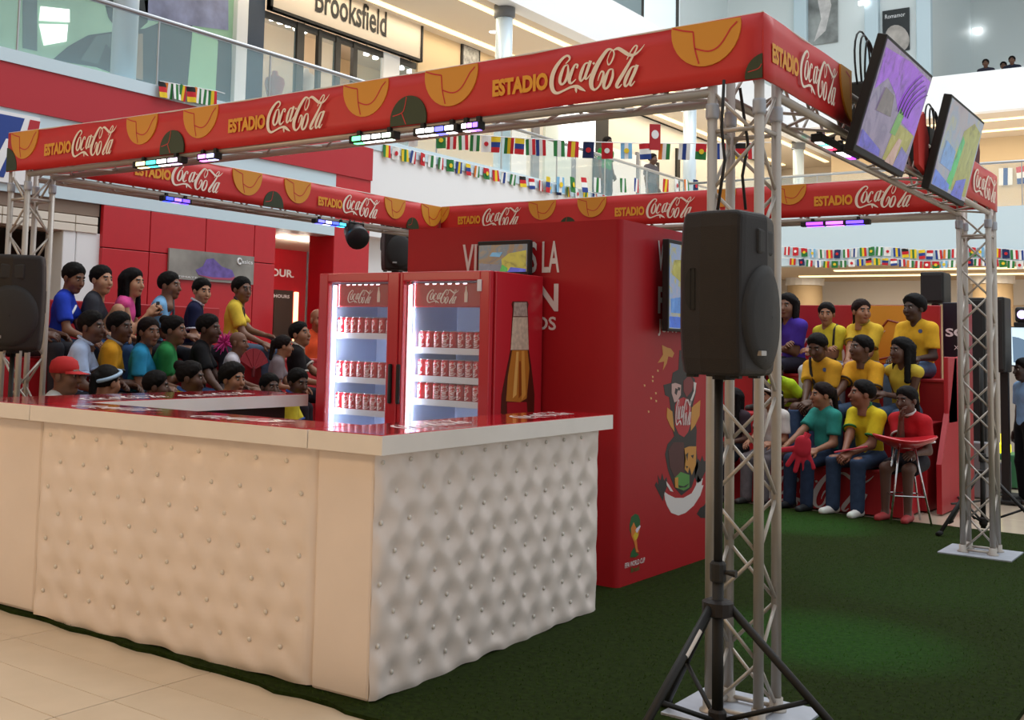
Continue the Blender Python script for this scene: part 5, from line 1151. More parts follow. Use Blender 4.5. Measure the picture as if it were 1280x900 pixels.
    for i, (an, s) in enumerate(feet):
        b = FT[i]; v, f = field([bn(b[0], b[1], 0.044, 0.036), bn(b[0]+np.array((0, 0.01, 0.0)), b[0]+np.array((0, 0, 0.04)), 0.044, 0.04)], 0.016, 0.02, 0.0, [(np.array((0, 0, an.z-0.074)), np.array((0, 0, -1.0)))])
        mk('shoe', v, f, [mat('shoe_'+shoe, shoe, 0.6)])
    st, hcol = hair
    if st not in ('bald', 'cap'):
        o = put(hair_mesh('short' if st == 'cap' else st if st != 'band' else 'pony', hcol), 'hair', t, hc0); o.rotation_euler = hr.to_euler(); o.scale = (1.08,)*3
    if st == 'cap':
        cm = MB(); cm.lathe([(0.101, 0.03), (0.103, 0.07), (0.09, 0.115), (0.05, 0.142), (0.012, 0.148)], 18)
        vs = [];
        for r in (0.0, 1.0):
            for i in range(9): a = math.pi*(1+i/8); vs.append((0.085*math.cos(a), -0.055+(0.045+0.095*r)*math.sin(a)*1.0, 0.045-0.02*r))
        cm.add(vs, [(i, i+1, 10+i, 9+i) for i in range(8)]); o = cm.build('cap', mat('cap_'+(neck or 'b01c28'), neck or 'b01c28', 0.8), t, True, hc0+Vector((0, 0.012, 0.0))); o.rotation_euler = hr.to_euler()
    if st == 'band':
        o = MB().tube([(0.101*math.cos(a), 0.014+0.122*math.sin(a), 0.062-0.04*math.sin(a)) for a in [2*math.pi*i/22 for i in range(22)]], 0.016, 6, closed=True).build('headband', mat('band_'+(neck or 'a9c4dc'), neck or 'a9c4dc', 0.8), t, True, hc0); o.rotation_euler = hr.to_euler()
    info = {'o': t, 'hip': hip, 'sp': sp, 'hc': hc0, 'hands': hands, 'neck': neckb, 'hr': hr, 'sc': sc, 'chest': chest, 'feet': feet, 'shirt': sk}
    return info
# ------------------------------------------------------------------ tiered stands
m_stand = mat('stand_red', 'b0202a', 0.45, noise=0.03); m_standd = m_stand
def tier(name, label, x0, x1, y0, y1, z0, z1, m):
    t = thing(name, label, 'bench', ((x0+x1)/2, (y0+y1)/2, z0)); w = (x1-x0)/2; d = (y1-y0)/2; h = z1-z0
    MB().cbox(-w+0.01, w-0.01, -d+0.01, d-0.01, 0, h-0.03, 0.006).build('box', m, t); MB().cbox(-w, w, -d, d, h-0.035, h, 0.008).build('seat_board', m, t)
    return t
RS = [(6.93, 7.62, 0.45), (7.62, 8.32, 0.90), (8.32, 9.05, 1.35)]; XA, XE = -3.6, -1.02
r1 = tier('bench_tier', 'lowest red bench tier with white script logo on its front', XA, XE, 6.93, 7.65, 0, 0.45, m_stand)
r2 = tier('bench_tier', 'middle red bench tier behind the woman in teal', XA, XE+0.06, 7.65, 8.37, 0, 0.90, m_stand)
r3 = tier('bench_tier', 'highest red bench tier below the football board', XA, XE+0.1, 8.37, 9.06, 0, 1.35, m_stand)
a = ony(978, 632, 6.93); b = ony(1104, 632, 6.93)
cx = r1.location
L0 = ony(960, 600, 6.93).x; L1 = ony(1092, 600, 6.93).x
logo('script_logo', ((L0-cx.x, 6.93-cx.y, 0.03), (1,0,0), (0,0,1), (0,-1,0)), L1-L0, 0.40, mat('bench_logo', 'cfc6c6', 0.5), r1, 0.004)
sdp = thing('bench_side_panel', 'tall pinkish red side panel closing the right bench tiers', 'panel', (XE+0.16, 0, 0))
MB().prism([(7.55, 0), (9.1, 0), (9.1, 2.2), (8.9, 2.2), (8.75, 1.62), (8.2, 1.58), (8.0, 1.15), (7.55, 0.5)], ((0,0,0), (0,1,0), (0,0,1), (1,0,0)), 0.05).build('panel', m_standd, sdp)
MB().cbox(0.0, 0.05, 7.9, 8.3, 0.9, 1.6, 0.01).build('post', m_stand, sdp)
bd = thing('back_board', 'red board with a large ochre football behind the right seats', 'board', (0, 9.08, 0))
xl = ony(970, 400, 9.08).x-1.0; xr = ony(1175, 400, 9.08).x; zt_ = ony(1075, 381.5, 9.08).z
MB().cbox(xl, xr, 0, 0.06, 0, zt_, 0.008).build('board', m_stand, bd)
c0 = ony(1108, 412, 9.08); rb = 0.40; polyb = clip_poly(blob(c0.x, c0.z, rb, rb, 28), 1, zt_-0.005, True)
MB().prism(polyb, ((0, 0, 0), (1,0,0), (0,0,1), (0,-1,0)), 0.004).build('football_print', m_or2, bd)
sm = MB()
for L in ([(0.1,0.42),(0.02,0.12),(-0.16,-0.12),(-0.12,-0.38)], [(0.02,0.12),(0.38,0.02)], [(-0.16,-0.12),(-0.38,-0.04)], [(-0.12,-0.38),(0.2,-0.3)]):
    q = [Vector((c0.x+a*0.95, -0.005, c0.z+b*0.95)) for a, b in L]; q = [p for p in q if p.z < zt_-0.01]
    if len(q) > 1: sm.tube(q, 0.012, 4)
sm.build('seam_print', mat('seam_brown', '8a3a1a', 0.5), bd)
logo('script_logo', ((ony(985, 430, 9.08).x-0.35, 0, zt_-0.75), (1,0,0), (0,0,1), (0,-1,0)), 1.5, 0.5, mat('board_logo', 'd8cfd2', 0.5), bd, 0.004)
# left stands face the open side
LS = [(-5.41, -6.18, 0.47), (-6.18, -6.95, 0.92), (-6.95, -7.70, 1.37)]
for (x1, x0, z), lab in zip(LS, ('lowest red bench tier along the crowd beside the shoe poster wall', 'middle red bench tier under the crowd by the shoe poster wall', 'highest red bench tier backing onto the shoe poster wall')):
    tier('bench_tier', lab, x0, x1, 0.16 if z < 0.5 else -0.9, 5.0, 0, z, m_stand)
bk = MB().cbox(-7.80, -7.71, -0.9, 3.95, 0, 1.93, 0.01).build('stand_back_panel', m_stand); tag(bk, 'long red panel behind the highest row of the crowd', 'panel')
# ------------------------------------------------------------------ left crowd
PI2 = math.pi/2
DK = '573a2d'; MD = '7a5440'; LT = 'b98a6c'; TN = '9a6b50'
HIPX = {1.37: -7.20, 0.92: -6.44, 0.47: -5.67}
def L_(px, py, X, lab, seat, **k):
    k.setdefault('res', 0.022); k.setdefault('wide', 0.8); k.setdefault('lean', 0.12); k.setdefault('turn', -0.45); k.setdefault('twist', 0.35); k.setdefault('legs', 0.085)
    off = 0.03+0.607*math.sin(k['lean'])
    return person(lab, onx(px, py, HIPX[seat]+k.pop('dx', 0.0)+0.93*off*math.cos(k['turn'])), PI2-k.pop('turn'), seat, 0.45, **k)
p_blue = L_(93, 330, -7.05, 'young man in blue t-shirt with white stripe seated in the top row', 1.37, skin=MD, shirt='2440b8', pants='2c3a52', arms='elbow', lean=0.15, hpitch=0.25, hyaw=-0.3)
L_(128, 333, -7.1, 'man in charcoal t-shirt with one knee raised seated in the top row', 1.37, skin=LT, shirt='3a3c44', pants='33507a', arms='lap', kneeup=True, hyaw=-0.35)
p_pink = L_(167, 337, -7.05, 'woman with long black hair and pink top holding a phone', 1.37, skin=LT, shirt='e0549a', sleeve='none', hair=('long', '120d10'), pants='2c2a30', arms='phone', hyaw=-0.2, wide=0.9)
p_polo = L_(213, 341, -7.05, 'man in light blue polo holding a hand over his face', 1.37, skin=MD, shirt='7fb4e0', pants='2a2c34', arms='brow', lean=0.2, hyaw=-0.1)
p_jer = L_(253, 349, -7.05, 'young man in dark navy jersey with white trim in the top row', 1.37, skin=LT, shirt='1c2040', trim='e4e4f0', pants='30323c', arms='lap', hyaw=-0.6, hpitch=0.1)
p_yel = L_(303, 347, -7.0, 'man in yellow polo with dark lanyard and glasses in the top row', 1.37, skin=MD, shirt='e0c044', pants='54657e', arms='elbow', hyaw=-0.5, lean=0.1)
L_(38, 322, -7.2, 'person in magenta shirt half hidden behind the truss tower', 1.37, skin=DK, shirt='b0305c', pants='2a2a30', hyaw=-0.3)
L_(116, 390, -6.35, 'man in pale blue collared shirt in the middle row', 0.92, skin=DK, shirt='a9bcdc', pants='2a2c36', arms='elbow', hyaw=-0.1, lean=0.2, trim='b4c6e4')
L_(151, 391, -6.35, 'man in mustard polo with grey collar in the middle row', 0.92, skin=DK, shirt='d89c28', trim='8e949c', pants='24242a', arms='fold', hyaw=-0.15, lean=0.12)
L_(187, 398, -6.35, 'woman in turquoise t-shirt with tied back hair in the middle row', 0.92, skin=MD, shirt='2f93c0', hair=('pony', '2a1a16'), dx=0.04, pants='24242a', arms='lap', hyaw=-0.5, wide=0.78)
L_(219, 396, -6.3, 'woman in green top with short dark hair in the middle row', 0.92, skin=MD, shirt='2f8a4c', hair=('bun', '1a1210'), pants='503a34', arms='cross', hyaw=0.0, wide=0.95)
L_(262, 394, -6.35, 'young man in black t-shirt in the middle row', 0.92, skin=DK, shirt='17171a', pants='33486a', arms='side', hyaw=-0.1)
L_(299, 415, -6.25, 'small boy with shaved head in white t-shirt in the middle row', 0.92, skin=MD, hair=('bald', '17110f'), dx=0.06, shirt='d8d4de', pants='8a2a34', arms='lap', hyaw=-0.1)
L_(355, 420, -6.05, 'woman in grey patterned top leaning beside the man in black shirt', 0.92, skin=TN, hair=('pony', '2a1a18'), shirt='8a7f84', pants='28242a', arms='lap', hyaw=0.5, dx=0.07)
p_blk = L_(376, 403, -6.3, 'man in black open collar shirt looking up at the row end', 0.92, skin=TN, shirt='1e1a1c', trim='cfc8c0', pants='2a2c34', arms='lap', hpitch=-0.2, hyaw=-0.3, lean=-0.05)
L_(83, 447, -5.75, 'man in red cap and white striped shirt in the front row', 0.47, skin=MD, hair=('cap', '17110f'), neck='c02424', shirt='d2d8d4', pants='2c3440', arms='lap', hyaw=0.0)
L_(135, 458, -5.75, 'person with pale blue headband in beige top in the front row', 0.47, skin=TN, hair=('band', '1c1412'), neck='a9c4dc', shirt='d0b49c', pants='2c2c34', arms='lap', hyaw=1.2, lean=0.12)
L_(197, 465, -5.75, 'boy with dark hair in brown shirt with yellow collar in the front row', 0.47, skin=DK, shirt='3a2a24', trim='d8b030', pants='2a2a30', arms='lap', hyaw=0.3)
L_(240, 453, -5.75, 'woman with earrings in yellow and blue top in the front row', 0.47, skin=DK, hair=('bun', '1a1210'), shirt='c9b040', trim='3a6ab0', pants='2a2a30', arms='lap', hyaw=0.1, wide=0.95)
L_(292, 456, -5.75, 'woman with short hair in pale blue top in the front row', 0.47, skin=TN, shirt='7fa0c4', hair=('afro', '1e1614'), pants='2a3038', arms='lap', hyaw=-0.4, wide=0.92)
L_(338, 468, -5.75, 'small child in white shirt in the front row', 0.47, skin=DK, shirt='d4d0d8', pants='38343c', arms='lap', hyaw=-0.7)
L_(373, 462, -5.7, 'child in yellow green and blue jersey at the end of the front row', 0.47, skin=DK, shirt='d4c23a', trim='2c4f9a', pants='2a3a5a', arms='lap', hyaw=-0.6, hpitch=0.15)
person('person in orange shirt standing at the store entrance behind the cooler', onx(398, 386, -8.5), PI2-0.3, 0.0, skin=TN, hair=('bald', '17110f'), shirt='e2552e', pants='2a2c34', arms=((-0.25, -0.02, -0.02), (0.25, -0.02, -0.02)), lean=0.0, stand=True, res=0.026)
# things the left crowd holds or wears
from mathutils.bvhtree import BVHTree
def onshirt(info, x, z, out=0.008):
    me = info['shirt'].data; bv = BVHTree.FromPolygons([v.co for v in me.vertices], [tuple(p.vertices) for p in me.polygons])
    h = bv.ray_cast(Vector((x, -2, z)), Vector((0, 1, 0)))[0]
    return (h if h else Vector((x, -0.12, z)))-Vector((0, out, 0))
def attach(info, nm, mb, m, smooth=True): return mb.build(nm, m, info['o'], smooth)
c = p_yel['neck']; sp = p_yel['sp']
ly = MB(); e = p_yel['chest'].z
for s_ in (-1, 1): ly.tube([c+Vector((s_*0.065, 0.0, 0.05))]+[onshirt(p_yel, s_*a, e+b) for a, b in ((0.062, 0.10), (0.045, 0.04), (0.028, -0.04), (0.0, -0.13))], 0.009, 5)
attach(p_yel, 'lanyard', ly, mat('lanyard', '2a2430', 0.7))
gl = MB(); hc = p_yel['hc']; rr_ = p_yel['hr']
for s in (-1, 1): gl.tube([hc+rr_ @ Vector((s*0.033+0.022*math.cos(a), -0.101, 0.011+0.017*math.sin(a))) for a in [2*math.pi*i/10 for i in range(10)]], 0.003, 4, closed=True)
gl.tube([hc+rr_ @ Vector((-0.01, -0.102, 0.014)), hc+rr_ @ Vector((0.01, -0.102, 0.014))], 0.003, 4); attach(p_yel, 'glasses', gl, m_black)
st = MB(); c = p_polo['chest']; st.tube([p_polo['neck']+Vector((0.12, -0.06, 0.0)), c+Vector((0.02, -0.15, 0.02)), c+Vector((-0.10, -0.15, -0.2))], 0.014, 5); attach(p_polo, 'bag_strap', st, mat('strap', '22262e', 0.7))
sw = MB(); c = p_blue['chest']; sw.tube([onshirt(p_blue, c.x+a, c.z+b) for a, b in ((-0.10, -0.16), (-0.08, -0.10), (-0.05, -0.04), (-0.01, 0.01), (0.04, 0.04), (0.10, 0.05))], [0.005, 0.011, 0.013, 0.013, 0.012, 0.006], 6); attach(p_blue, 'white_stripe', sw, m_white)
i = p_pink; w1 = i['o'].location+Matrix.Rotation(i['o'].rotation_euler.z, 3, 'Z') @ (((i['hands'][0][1]+i['hands'][1][1])/2+Vector((0, -0.07, 0.06)))*i['sc'])
ph = thing('mobile_phone', 'dark mobile phone held up by the woman in pink', 'phone', w1, i['o'].rotation_euler.z)
MB().cbox(-0.035, 0.035, -0.005, 0.005, -0.065, 0.065, 0.004).build('case', m_black, ph); MB().box(-0.03, 0.03, 0.0045, 0.0056, -0.055, 0.055).build('screen', mat('phone_glow', 'c8d8f0', 0.3, emit=0.4), ph)
def foam_hand(p, rz, c, lab, s=1.0, tilt=0.0):
    V, F = hand_model(0.0); v = V*2.1*s; v[:, 1] *= 0.55
    me = bpy.data.meshes.new('foam_hand'); me.from_pydata(v.tolist(), [], F.tolist()); me.materials.append(mat('foam_'+c, c, 0.8)); me.polygons.foreach_set('use_smooth', [True]*len(F))
    o = put(me, 'foam_hand', None, p); o.rotation_euler = (0, tilt, rz); return tag(o, lab, 'foam hand')
p = onx(317, 452, -5.95); fn = thing('hand_fan', 'dark red pleated hand fan held up in front of the shaved boy', 'fan', p, PI2)
fm_ = MB()
for k in range(9):
    a0 = math.radians(20+k*15); a1 = a0+math.radians(14); fm_.prism([(0.02*math.cos(a0), 0.02*math.sin(a0)), (0.21*math.cos(a0), 0.21*math.sin(a0)), (0.21*math.cos(a1), 0.21*math.sin(a1)), (0.02*math.cos(a1), 0.02*math.sin(a1))], ((0, 0.004*(k % 2), -0.08), (1,0,0), (0,0,1), (0,-1,0)), 0.006)
fm_.build('leaf', mat('fan_red', '9a2430', 0.7), fn); MB().cbox(-0.012, 0.012, -0.012, 0.012, -0.15, -0.05, 0.004).build('grip', mat('fan_grip', '6a1a22', 0.7), fn)
p = onx(281, 428, -6.72); pm_ = MB()
for k in range(70):
    d = Vector((R.gauss(0, 1), R.gauss(0, 1), R.gauss(0, 1))).normalized(); pm_.tube([d*0.02, d*R.uniform(0.09, 0.14)], [0.012, 0.004], 4)
o = pm_.build('pompom', mat('pompom_pink', 'd03a90', 0.8), None, False, p); tag(o, 'bright pink pompom on the lap of the young man in the navy jersey', 'pompom')
# ------------------------------------------------------------------ right crowd
HIPY = {0.45: 7.165, 0.90: 7.91, 1.35: 8.66}
def R_(px, py, Y, lab, seat, **k):
    k.setdefault('res', 0.018); k.setdefault('lean', 0.12); k.setdefault('wide', 0.88); k.setdefault('twist', -0.35); k.setdefault('legs', 0.10)
    return person(lab, ony(px, py, HIPY[seat]-0.95*(0.03+0.607*math.sin(k['lean']))), k.pop('turn', -0.15), seat, 0.45, **k)
YE = 'd8b43a'
R_(984, 368, 8.72, 'woman in purple t-shirt with long dark hair in the top row', 1.35, skin=MD, shirt='4a34a0', hair=('long', '1a1214'), pants='2a2836', arms='cross', hyaw=0.2, turn=-0.3)
p_wy = R_(1033, 379, 8.72, 'woman in yellow t-shirt with dark tied hair and shoulder strap', 1.35, skin=TN, shirt='d6c63c', hair=('pony', '1c1413'), pants='c4c8d4', arms='cross', hyaw=0.3, hpitch=0.05, wide=0.88)
R_(1077, 375, 8.72, 'woman in yellow top with brown hair looking aside in the top row', 1.35, skin=TN, shirt=YE, hair=('pony', '3a221e'), pants='8a92a4', arms='clasp', hyaw=0.9, wide=0.9, trim='8a7a28')
p_cap = R_(1142, 370, 8.72, 'man in yellow jersey with dark cap in the top row', 1.35, skin='40291f', shirt='d9a92e', hair=('afro', '121013'), pants='5a7090', arms='lap', hyaw=-0.3, wide=1.0)
R_(969, 452, 7.95, 'person in neon lime t-shirt half hidden by the truss tower', 0.90, skin=DK, shirt='b4d42c', pants='5a2a30', arms='lap', hyaw=0.4, lean=0.7)
p_bag = R_(1022, 418, 7.98, 'man in mustard t-shirt with dark bag strap looking down', 0.90, skin='5a3c2c', shirt='cf9a2e', pants='45597a', arms='clasp', hpitch=0.35, lean=0.25, wide=0.9)
R_(1076, 420, 7.98, 'young man in orange yellow jersey looking aside in the middle row', 0.90, skin='5e3f30', shirt='d49c28', trim='4a3a1c', pants='3a4a60', arms='knees', hyaw=-0.55, hpitch=-0.1)
R_(1126, 423, 7.98, 'woman in pale yellow tank top with long black hair', 0.90, skin=DK, shirt='c4ae40', sleeve='none', hair=('long', '120e10'), pants='3a4a60', arms='cross', hyaw=-0.5, wide=0.88)
p_teal = R_(1027, 479, 7.18, 'smiling woman in teal top and jeans on the lowest bench', 0.45, skin=TN, shirt='2f8a80', hair=('pony', '2a1818'), pants='2b3850', shoe='1c1c20', arms=((-0.20, -0.44, 0.14), (0.14, -0.34, 0.16)), hyaw=-0.5, lean=0.05, turn=-0.35, wide=0.9)
p_jery = R_(1077, 476, 7.18, 'man in yellow jersey with green trim and white shoes on the lowest bench', 0.45, skin='8a5a44', shirt='dcc428', trim='2f7a3a', pants='33435c', shoe='e4e2de', arms='clasp', hyaw=-0.7, hpitch=-0.1, lean=0.18, turn=-0.25, legs=0.12, wide=0.9)
p_red = R_(1133, 484, 7.2, 'woman in red jersey and black shorts with a hand at her mouth', 0.45, skin='5e4034', shirt='b8232c', trim='dcd6d6', hair=('pony', '1c1414'), pants='26242a', plen='short', shoe='b03a3c', arms='mouth', hyaw=-0.3, hpitch=0.1, lean=0.2, turn=-0.1)
R_(962, 482, 7.22, 'person in white t-shirt and white headband behind the truss tower', 0.45, skin=TN, hair=('band', '2a1c18'), neck='e4e0dc', shirt='cfcac6', pants='6a6468', arms='lap', hyaw=-0.6)
R_(916, 486, 7.22, 'person in dark floral top seated behind the truss tower', 0.45, skin=DK, shirt='3a3038', hair=('long', '1a1214'), pants='23262e', arms='lap', hyaw=-0.4)
for inf, c0, c1, nm, col in ((p_bag, Vector((-0.10, -0.04, 0.02)), Vector((0.0, -0.14, -0.28)), 'bag_strap', '1c1714'), (p_wy, Vector((0.12, -0.04, 0.0)), Vector((0.10, -0.15, -0.2)), 'bag_strap', '1c1714')):
    s = MB(); e = inf['chest'].z; s.tube([inf['neck']+c0]+[onshirt(inf, c0.x*(1-u)+c1.x*u, e+0.11-0.36*u) for u in (0, 0.25, 0.5, 0.75, 1.0)], 0.014, 5); attach(inf, nm, s, mat('strap_'+col, col, 0.7))
for inf, w in ((p_cap, 0.0), (p_bag, 0.0)):
    b = MB(); c = onshirt(inf, 0.08, inf['chest'].z+0.06, 0.002); b.lathe([(0.022, -0.006), (0.022, 0.006)], 6); o = b.build('crest', mat('crest_blue', '4a5a8a', 0.6), inf['o'], False, c); o.rotation_euler = (PI2, 0, 0)
q_ = onshirt(p_cap, 0.0, p_cap['chest'].z-0.10, 0.006); letters('lettering', '10', (q_+Vector((-0.05, 0, -0.04)), (1,0,0), (0,0,1), (0,-1,0)), 0.09, 0.075, mat('jersey_number', '23301c', 0.7), p_cap['o'], 0.02)
# red foam hand of the woman in teal
i = p_teal; hw = i['o'].matrix_basis @ i['hands'][0][1]
ph_ = thing('foam_hand', 'big red foam hand held by the woman in teal', 'foam hand', ony(1003, 562, hw.y-0.24))
fb = [(np.array((0.0, 0, 0.03)), np.array((0.0, 0, -0.02)), 0.058, 0.062, None, 1.0, None)]
for a_, L_f in ((-1.2, 0.19), (-0.52, 0.19), (-0.17, 0.205), (0.17, 0.205), (0.52, 0.18)): fb.append((np.array((0.05*math.sin(a_), 0, -0.02)), np.array((L_f*math.sin(a_), 0, 0.01-L_f*math.cos(a_))), 0.022, 0.018, None, 1.0, None))
V, F = field(fb, 0.010, 0.005); v = V.copy(); v[:, 1] *= 0.4; v *= 1.35; v[:, 2] += 0.03
me = bpy.data.meshes.new('hand'); me.from_pydata(v.tolist(), [], F.tolist()); me.materials.append(mat('foam_red', 'd02a40', 0.8)); me.polygons.foreach_set('use_smooth', [True]*len(F)); o = put(me, 'hand', ph_); o.rotation_euler = (0.1, 0.1, 0.3)
MB().tube([(0.02, 0, 0.09), (0.05, 0.02, 0.17)], 0.035, 8).build('cuff', mat('foam_red', 'd02a40'), ph_)
i = p_jery; hw = i['o'].matrix_basis @ ((i['hands'][0][1]+i['hands'][1][1])/2)
o = MB().cbox(-0.16, 0.16, -0.03, 0.03, -0.008, 0.008, 0.004).build('clapper', mat('clapper_red', 'c43a4c', 0.7), None, False, hw+Vector((0.05, -0.05, 0.04))); o.rotation_euler = (0, -0.25, 0.2); tag(o, 'rolled pink paper clapper in the hands of the man in the yellow jersey', 'clapper')
# guard and people on the galleries
person('guard in pale blue shirt and black trousers standing on the floor', Vector((-0.33, 9.3, 1.60)), -0.9, 0.0, skin='3a2a24', shirt='7fa6d0', pants='14151a', shoe='101010', arms=((-0.22, -0.02, -0.03), (0.22, -0.05, 0.0)), lean=0.0, stand=True, hyaw=0.0, res=0.02)
for px, py, X, z, c, lab in ((759, 221, -9.75, 4.6, '1e7a3a', 'person wrapped in a green flag leaning at the gallery rail'), (816, 215, -9.85, 4.6, '5a5458', 'person in grey shirt walking along the gallery')):
    p = onx(px, py, X); person(lab, (p.x, p.y, 4.6+1.68), 1.4, 4.6, skin=DK, shirt=c, pants='3a3a40', arms=((-0.22, -0.02, -0.03), (0.22, -0.05, 0.0)), lean=0.0, stand=True, res=0.03)
for k, (px, c) in enumerate(((1222, '3a3a48'), (1240, 'b8c4d4'), (1256, '2a3040'), (1272, '7a8a9a'))):
    p = ony(px, 155, 31.0); person(('person in dark grey shirt at the top gallery rail', 'person in pale blue shirt at the top gallery rail', 'person in navy shirt at the top gallery rail', 'person in steel blue shirt at the top gallery rail')[k], (p.x*(1.0), 32.3+0.6*(k % 2), 8.95+1.65), 0.1, 8.95, skin=MD, shirt=c, pants='2a2a34', arms='down', lean=0.0, stand=True, res=0.034)
# ================================================================== REMAINING FURNITURE
# bar stool beside the lowest bench
SP_ = onz(1133, 652, 0); sx, sy = SP_.x, SP_.y-0.03
t = thing('bar_stool', 'red moulded bar stool with chrome legs beside the lowest bench', 'stool', (sx, sy, 0), 0.5)
zs = 0.72; sm = MB(); n = 28; vs = []
for r, dz in ((0.045, -0.03), (0.085, -0.01), (0.10, -0.005), (0.22, 0.05), (0.255, 0.085), (0.245, 0.095), (0.21, 0.06), (0.095, 0.012), (0.08, 0.0)):
    for j in range(n): a = 2*math.pi*j/n; k = 1+0.18*abs(math.cos(a))**3; vs.append((r*k*math.cos(a), r*0.86*math.sin(a), zs+dz*(1+0.25*math.cos(2*a))))
sm.add(vs, [(i*n+j, i*n+(j+1) % n, (i+1)*n+(j+1) % n, (i+1)*n+j) for i in range(8) for j in range(n)]); sm.build('seat', mat('stool_red', 'c4242e', 0.3, coat=0.3), t, True)
MB().lathe([(0.075, zs-0.012), (0.075, zs-0.004)], 16).build('seat_pad', mat('stool_pad', 'd9d4d0', 0.6), t)
m_chr = mat('chrome', 'cfcfd2', 0.15, 0.95)
for a in (0.785, 2.356, 3.927, 5.498):
    u = Vector((math.cos(a), math.sin(a), 0)); MB().tube([u*0.10+Vector((0,0,zs-0.0)), u*0.26], 0.010, 8).build('leg', m_chr, t, True)
MB().tube([Vector((math.cos(a), math.sin(a), 0))*0.205+Vector((0,0,0.26)) for a in (0.785, 2.356, 3.927, 5.498)], 0.008, 6, closed=True).build('footrest', m_chr, t)
# navy display stand, speakers, monitor, floor lamp behind the far tower
a = ony(1178, 378, 9.4); b = ony(1212, 378, 9.4)
t = thing('display_stand', 'navy blue display stand with white lettering behind the far truss tower', 'display', ((a.x+b.x)/2, 9.4, 0)); w = b.x-a.x; H_ = a.z
MB().cbox(-w/2, w/2, 0, 0.12, 0.62, H_, 0.01).build('board', mat('stand_navy', '14182a', 0.35), t); MB().cbox(-w/2-0.02, w/2+0.15, 0, 0.3, 0.0, 0.62, 0.01).build('plinth', mat('plinth_grey', '8f8e92', 0.5), t)
zl = ony(1190, 421, 9.4).z
letters('lettering', 'SO', ((-w/2+0.03, 0, zl), (1,0,0), (0,0,1), (0,-1,0)), 0.24, 0.10, m_white, t, 0.03); letters('lettering', 'X', ((-w/2+0.12, 0, zl-0.15), (1,0,0), (0,0,1), (0,-1,0)), 0.05, 0.05, m_white, t, 0.01)
def blackspk(px0, px1, py0, py1, Y, lab, base):
    a = ony(px0, py0, Y); b = ony(px1, py1, Y); w = b.x-a.x; t = thing('loudspeaker', lab, 'loudspeaker', ((a.x+b.x)/2, Y, b.z), 0)
    h = a.z-b.z
    MB().cbox(-w/2, w/2, 0, 0.4, 0, h, 0.02).build('cabinet', m_black, t); MB().cbox(-w/2+0.02, w/2-0.02, -0.012, 0.01, 0.03, h-0.03, 0.008).build('grille', m_grl, t)
    if base: MB().box(-0.04, 0.04, 0.15, 0.23, -b.z, 0).build('pole', m_black, t); MB().cbox(-0.14, 0.14, 0.05, 0.33, -b.z, -b.z+0.03, 0.01).build('base', m_black, t)
    return t
blackspk(1150, 1180, 340, 379, 9.85, 'black loudspeaker on a pole behind the football board', True)
blackspk(1208, 1234, 370, 575, 10.2, 'tall black loudspeaker tower seen through the far truss tower', False).location.z = 0.0
for o in bpy.data.objects:
    if o.get('label') == 'tall black loudspeaker tower seen through the far truss tower': o.location.z = ony(1208, 575, 10.2).z; zlow = o.location.z
o = MB().cbox(-0.3, 0.3, 0, 0.45, 0, max(zlow, 0.06), 0.02).build('equipment_case', mat('case_grey', '6a6a70', 0.5), None, False, (ony(1221, 575, 10.2).x, 10.2, 0)); tag(o, 'grey equipment case under the tall loudspeaker tower', 'case')
blackspk(1245, 1257, 371, 466, 9.0, 'narrow black loudspeaker on a stand beside the far truss tower', True)
a = ony(1257, 408, 9.9); b = ony(1300, 459, 9.9)
t = thing('monitor', 'bright monitor with pale blue picture on a stand behind the guard', 'monitor', ((a.x+b.x)/2, 9.9, b.z)); w = b.x-a.x; h = a.z-b.z
MB().cbox(-w/2, w/2, 0, 0.05, 0, h, 0.006).build('housing', m_black, t); MB().box(-w/2+0.012, w/2-0.012, -0.004, 0.002, 0.015, h-0.012).build('screen', mat('monitor_glow', 'd4ecf8', 0.3, emit=0.9), t)
MB().prism([(-0.28*w, 0.1*h), (0.45*w, 0.05*h), (0.45*w, 0.55*h), (-0.1*w, 0.72*h), (-0.3*w, 0.75*h)], ((0, -0.005, 0), (1,0,0), (0,0,1), (0,-1,0)), 0.001).build('picture_shape', mat('pic_steel', '000000', 0.4, emit=0.8, ecol='7f9cb8'), t)
MB().tube([(0, 0.03, -b.z), (0, 0.03, 0.02)], 0.02, 8).build('pole', m_black, t); MB().cbox(-0.25, 0.25, -0.15, 0.2, -b.z, -b.z+0.02, 0.006).build('base', m_black, t)
p = ony(1275, 393, 9.93); t = thing('stage_lamp', 'black moving stage lamp with violet lens on top of the monitor', 'stage light', (p.x+0.03, 9.93, a.z))
MB().cbox(-0.09, 0.09, -0.06, 0.08, 0, 0.05, 0.01).build('base', m_black, t); MB().cbox(-0.075, 0.075, -0.07, 0.09, 0.05, 0.23, 0.03).build('head', m_black, t)
MB().tube([(0, -0.07, 0.14), (0, -0.085, 0.14)], [0.05, 0.045], 14).build('lens', mat('lens_violet', 'c8b4ff', 0.2, emit=3.0), t)
p = onz(1253, 575, 0.35); t = thing('warning_light', 'glowing yellow floor lamp on the green box beside the guard', 'lamp', (ony(1253, 562, 11.0).x, 11.0, ony(1253, 566, 11.0).z))
my = mat('yellow_glow', 'f4e81c', 0.4, emit=1.6); MB().lathe([(0.09, 0.0), (0.10, 0.02), (0.10, 0.10), (0.09, 0.12)], 16).build('lamp', my, t, True); MB().lathe([(0.02, 0.12), (0.02, 0.24)], 10).build('handle', my, t, True)
zb_ = t.location.z
o = MB().cbox(-0.5, 0.5, 0, 0.5, 0, zb_, 0.02).build('green_box', mat('box_green', '3f7a52', 0.6), None, False, (t.location.x-0.1, 10.8, 0)); tag(o, 'low green box carrying the yellow lamp beside the guard', 'box')
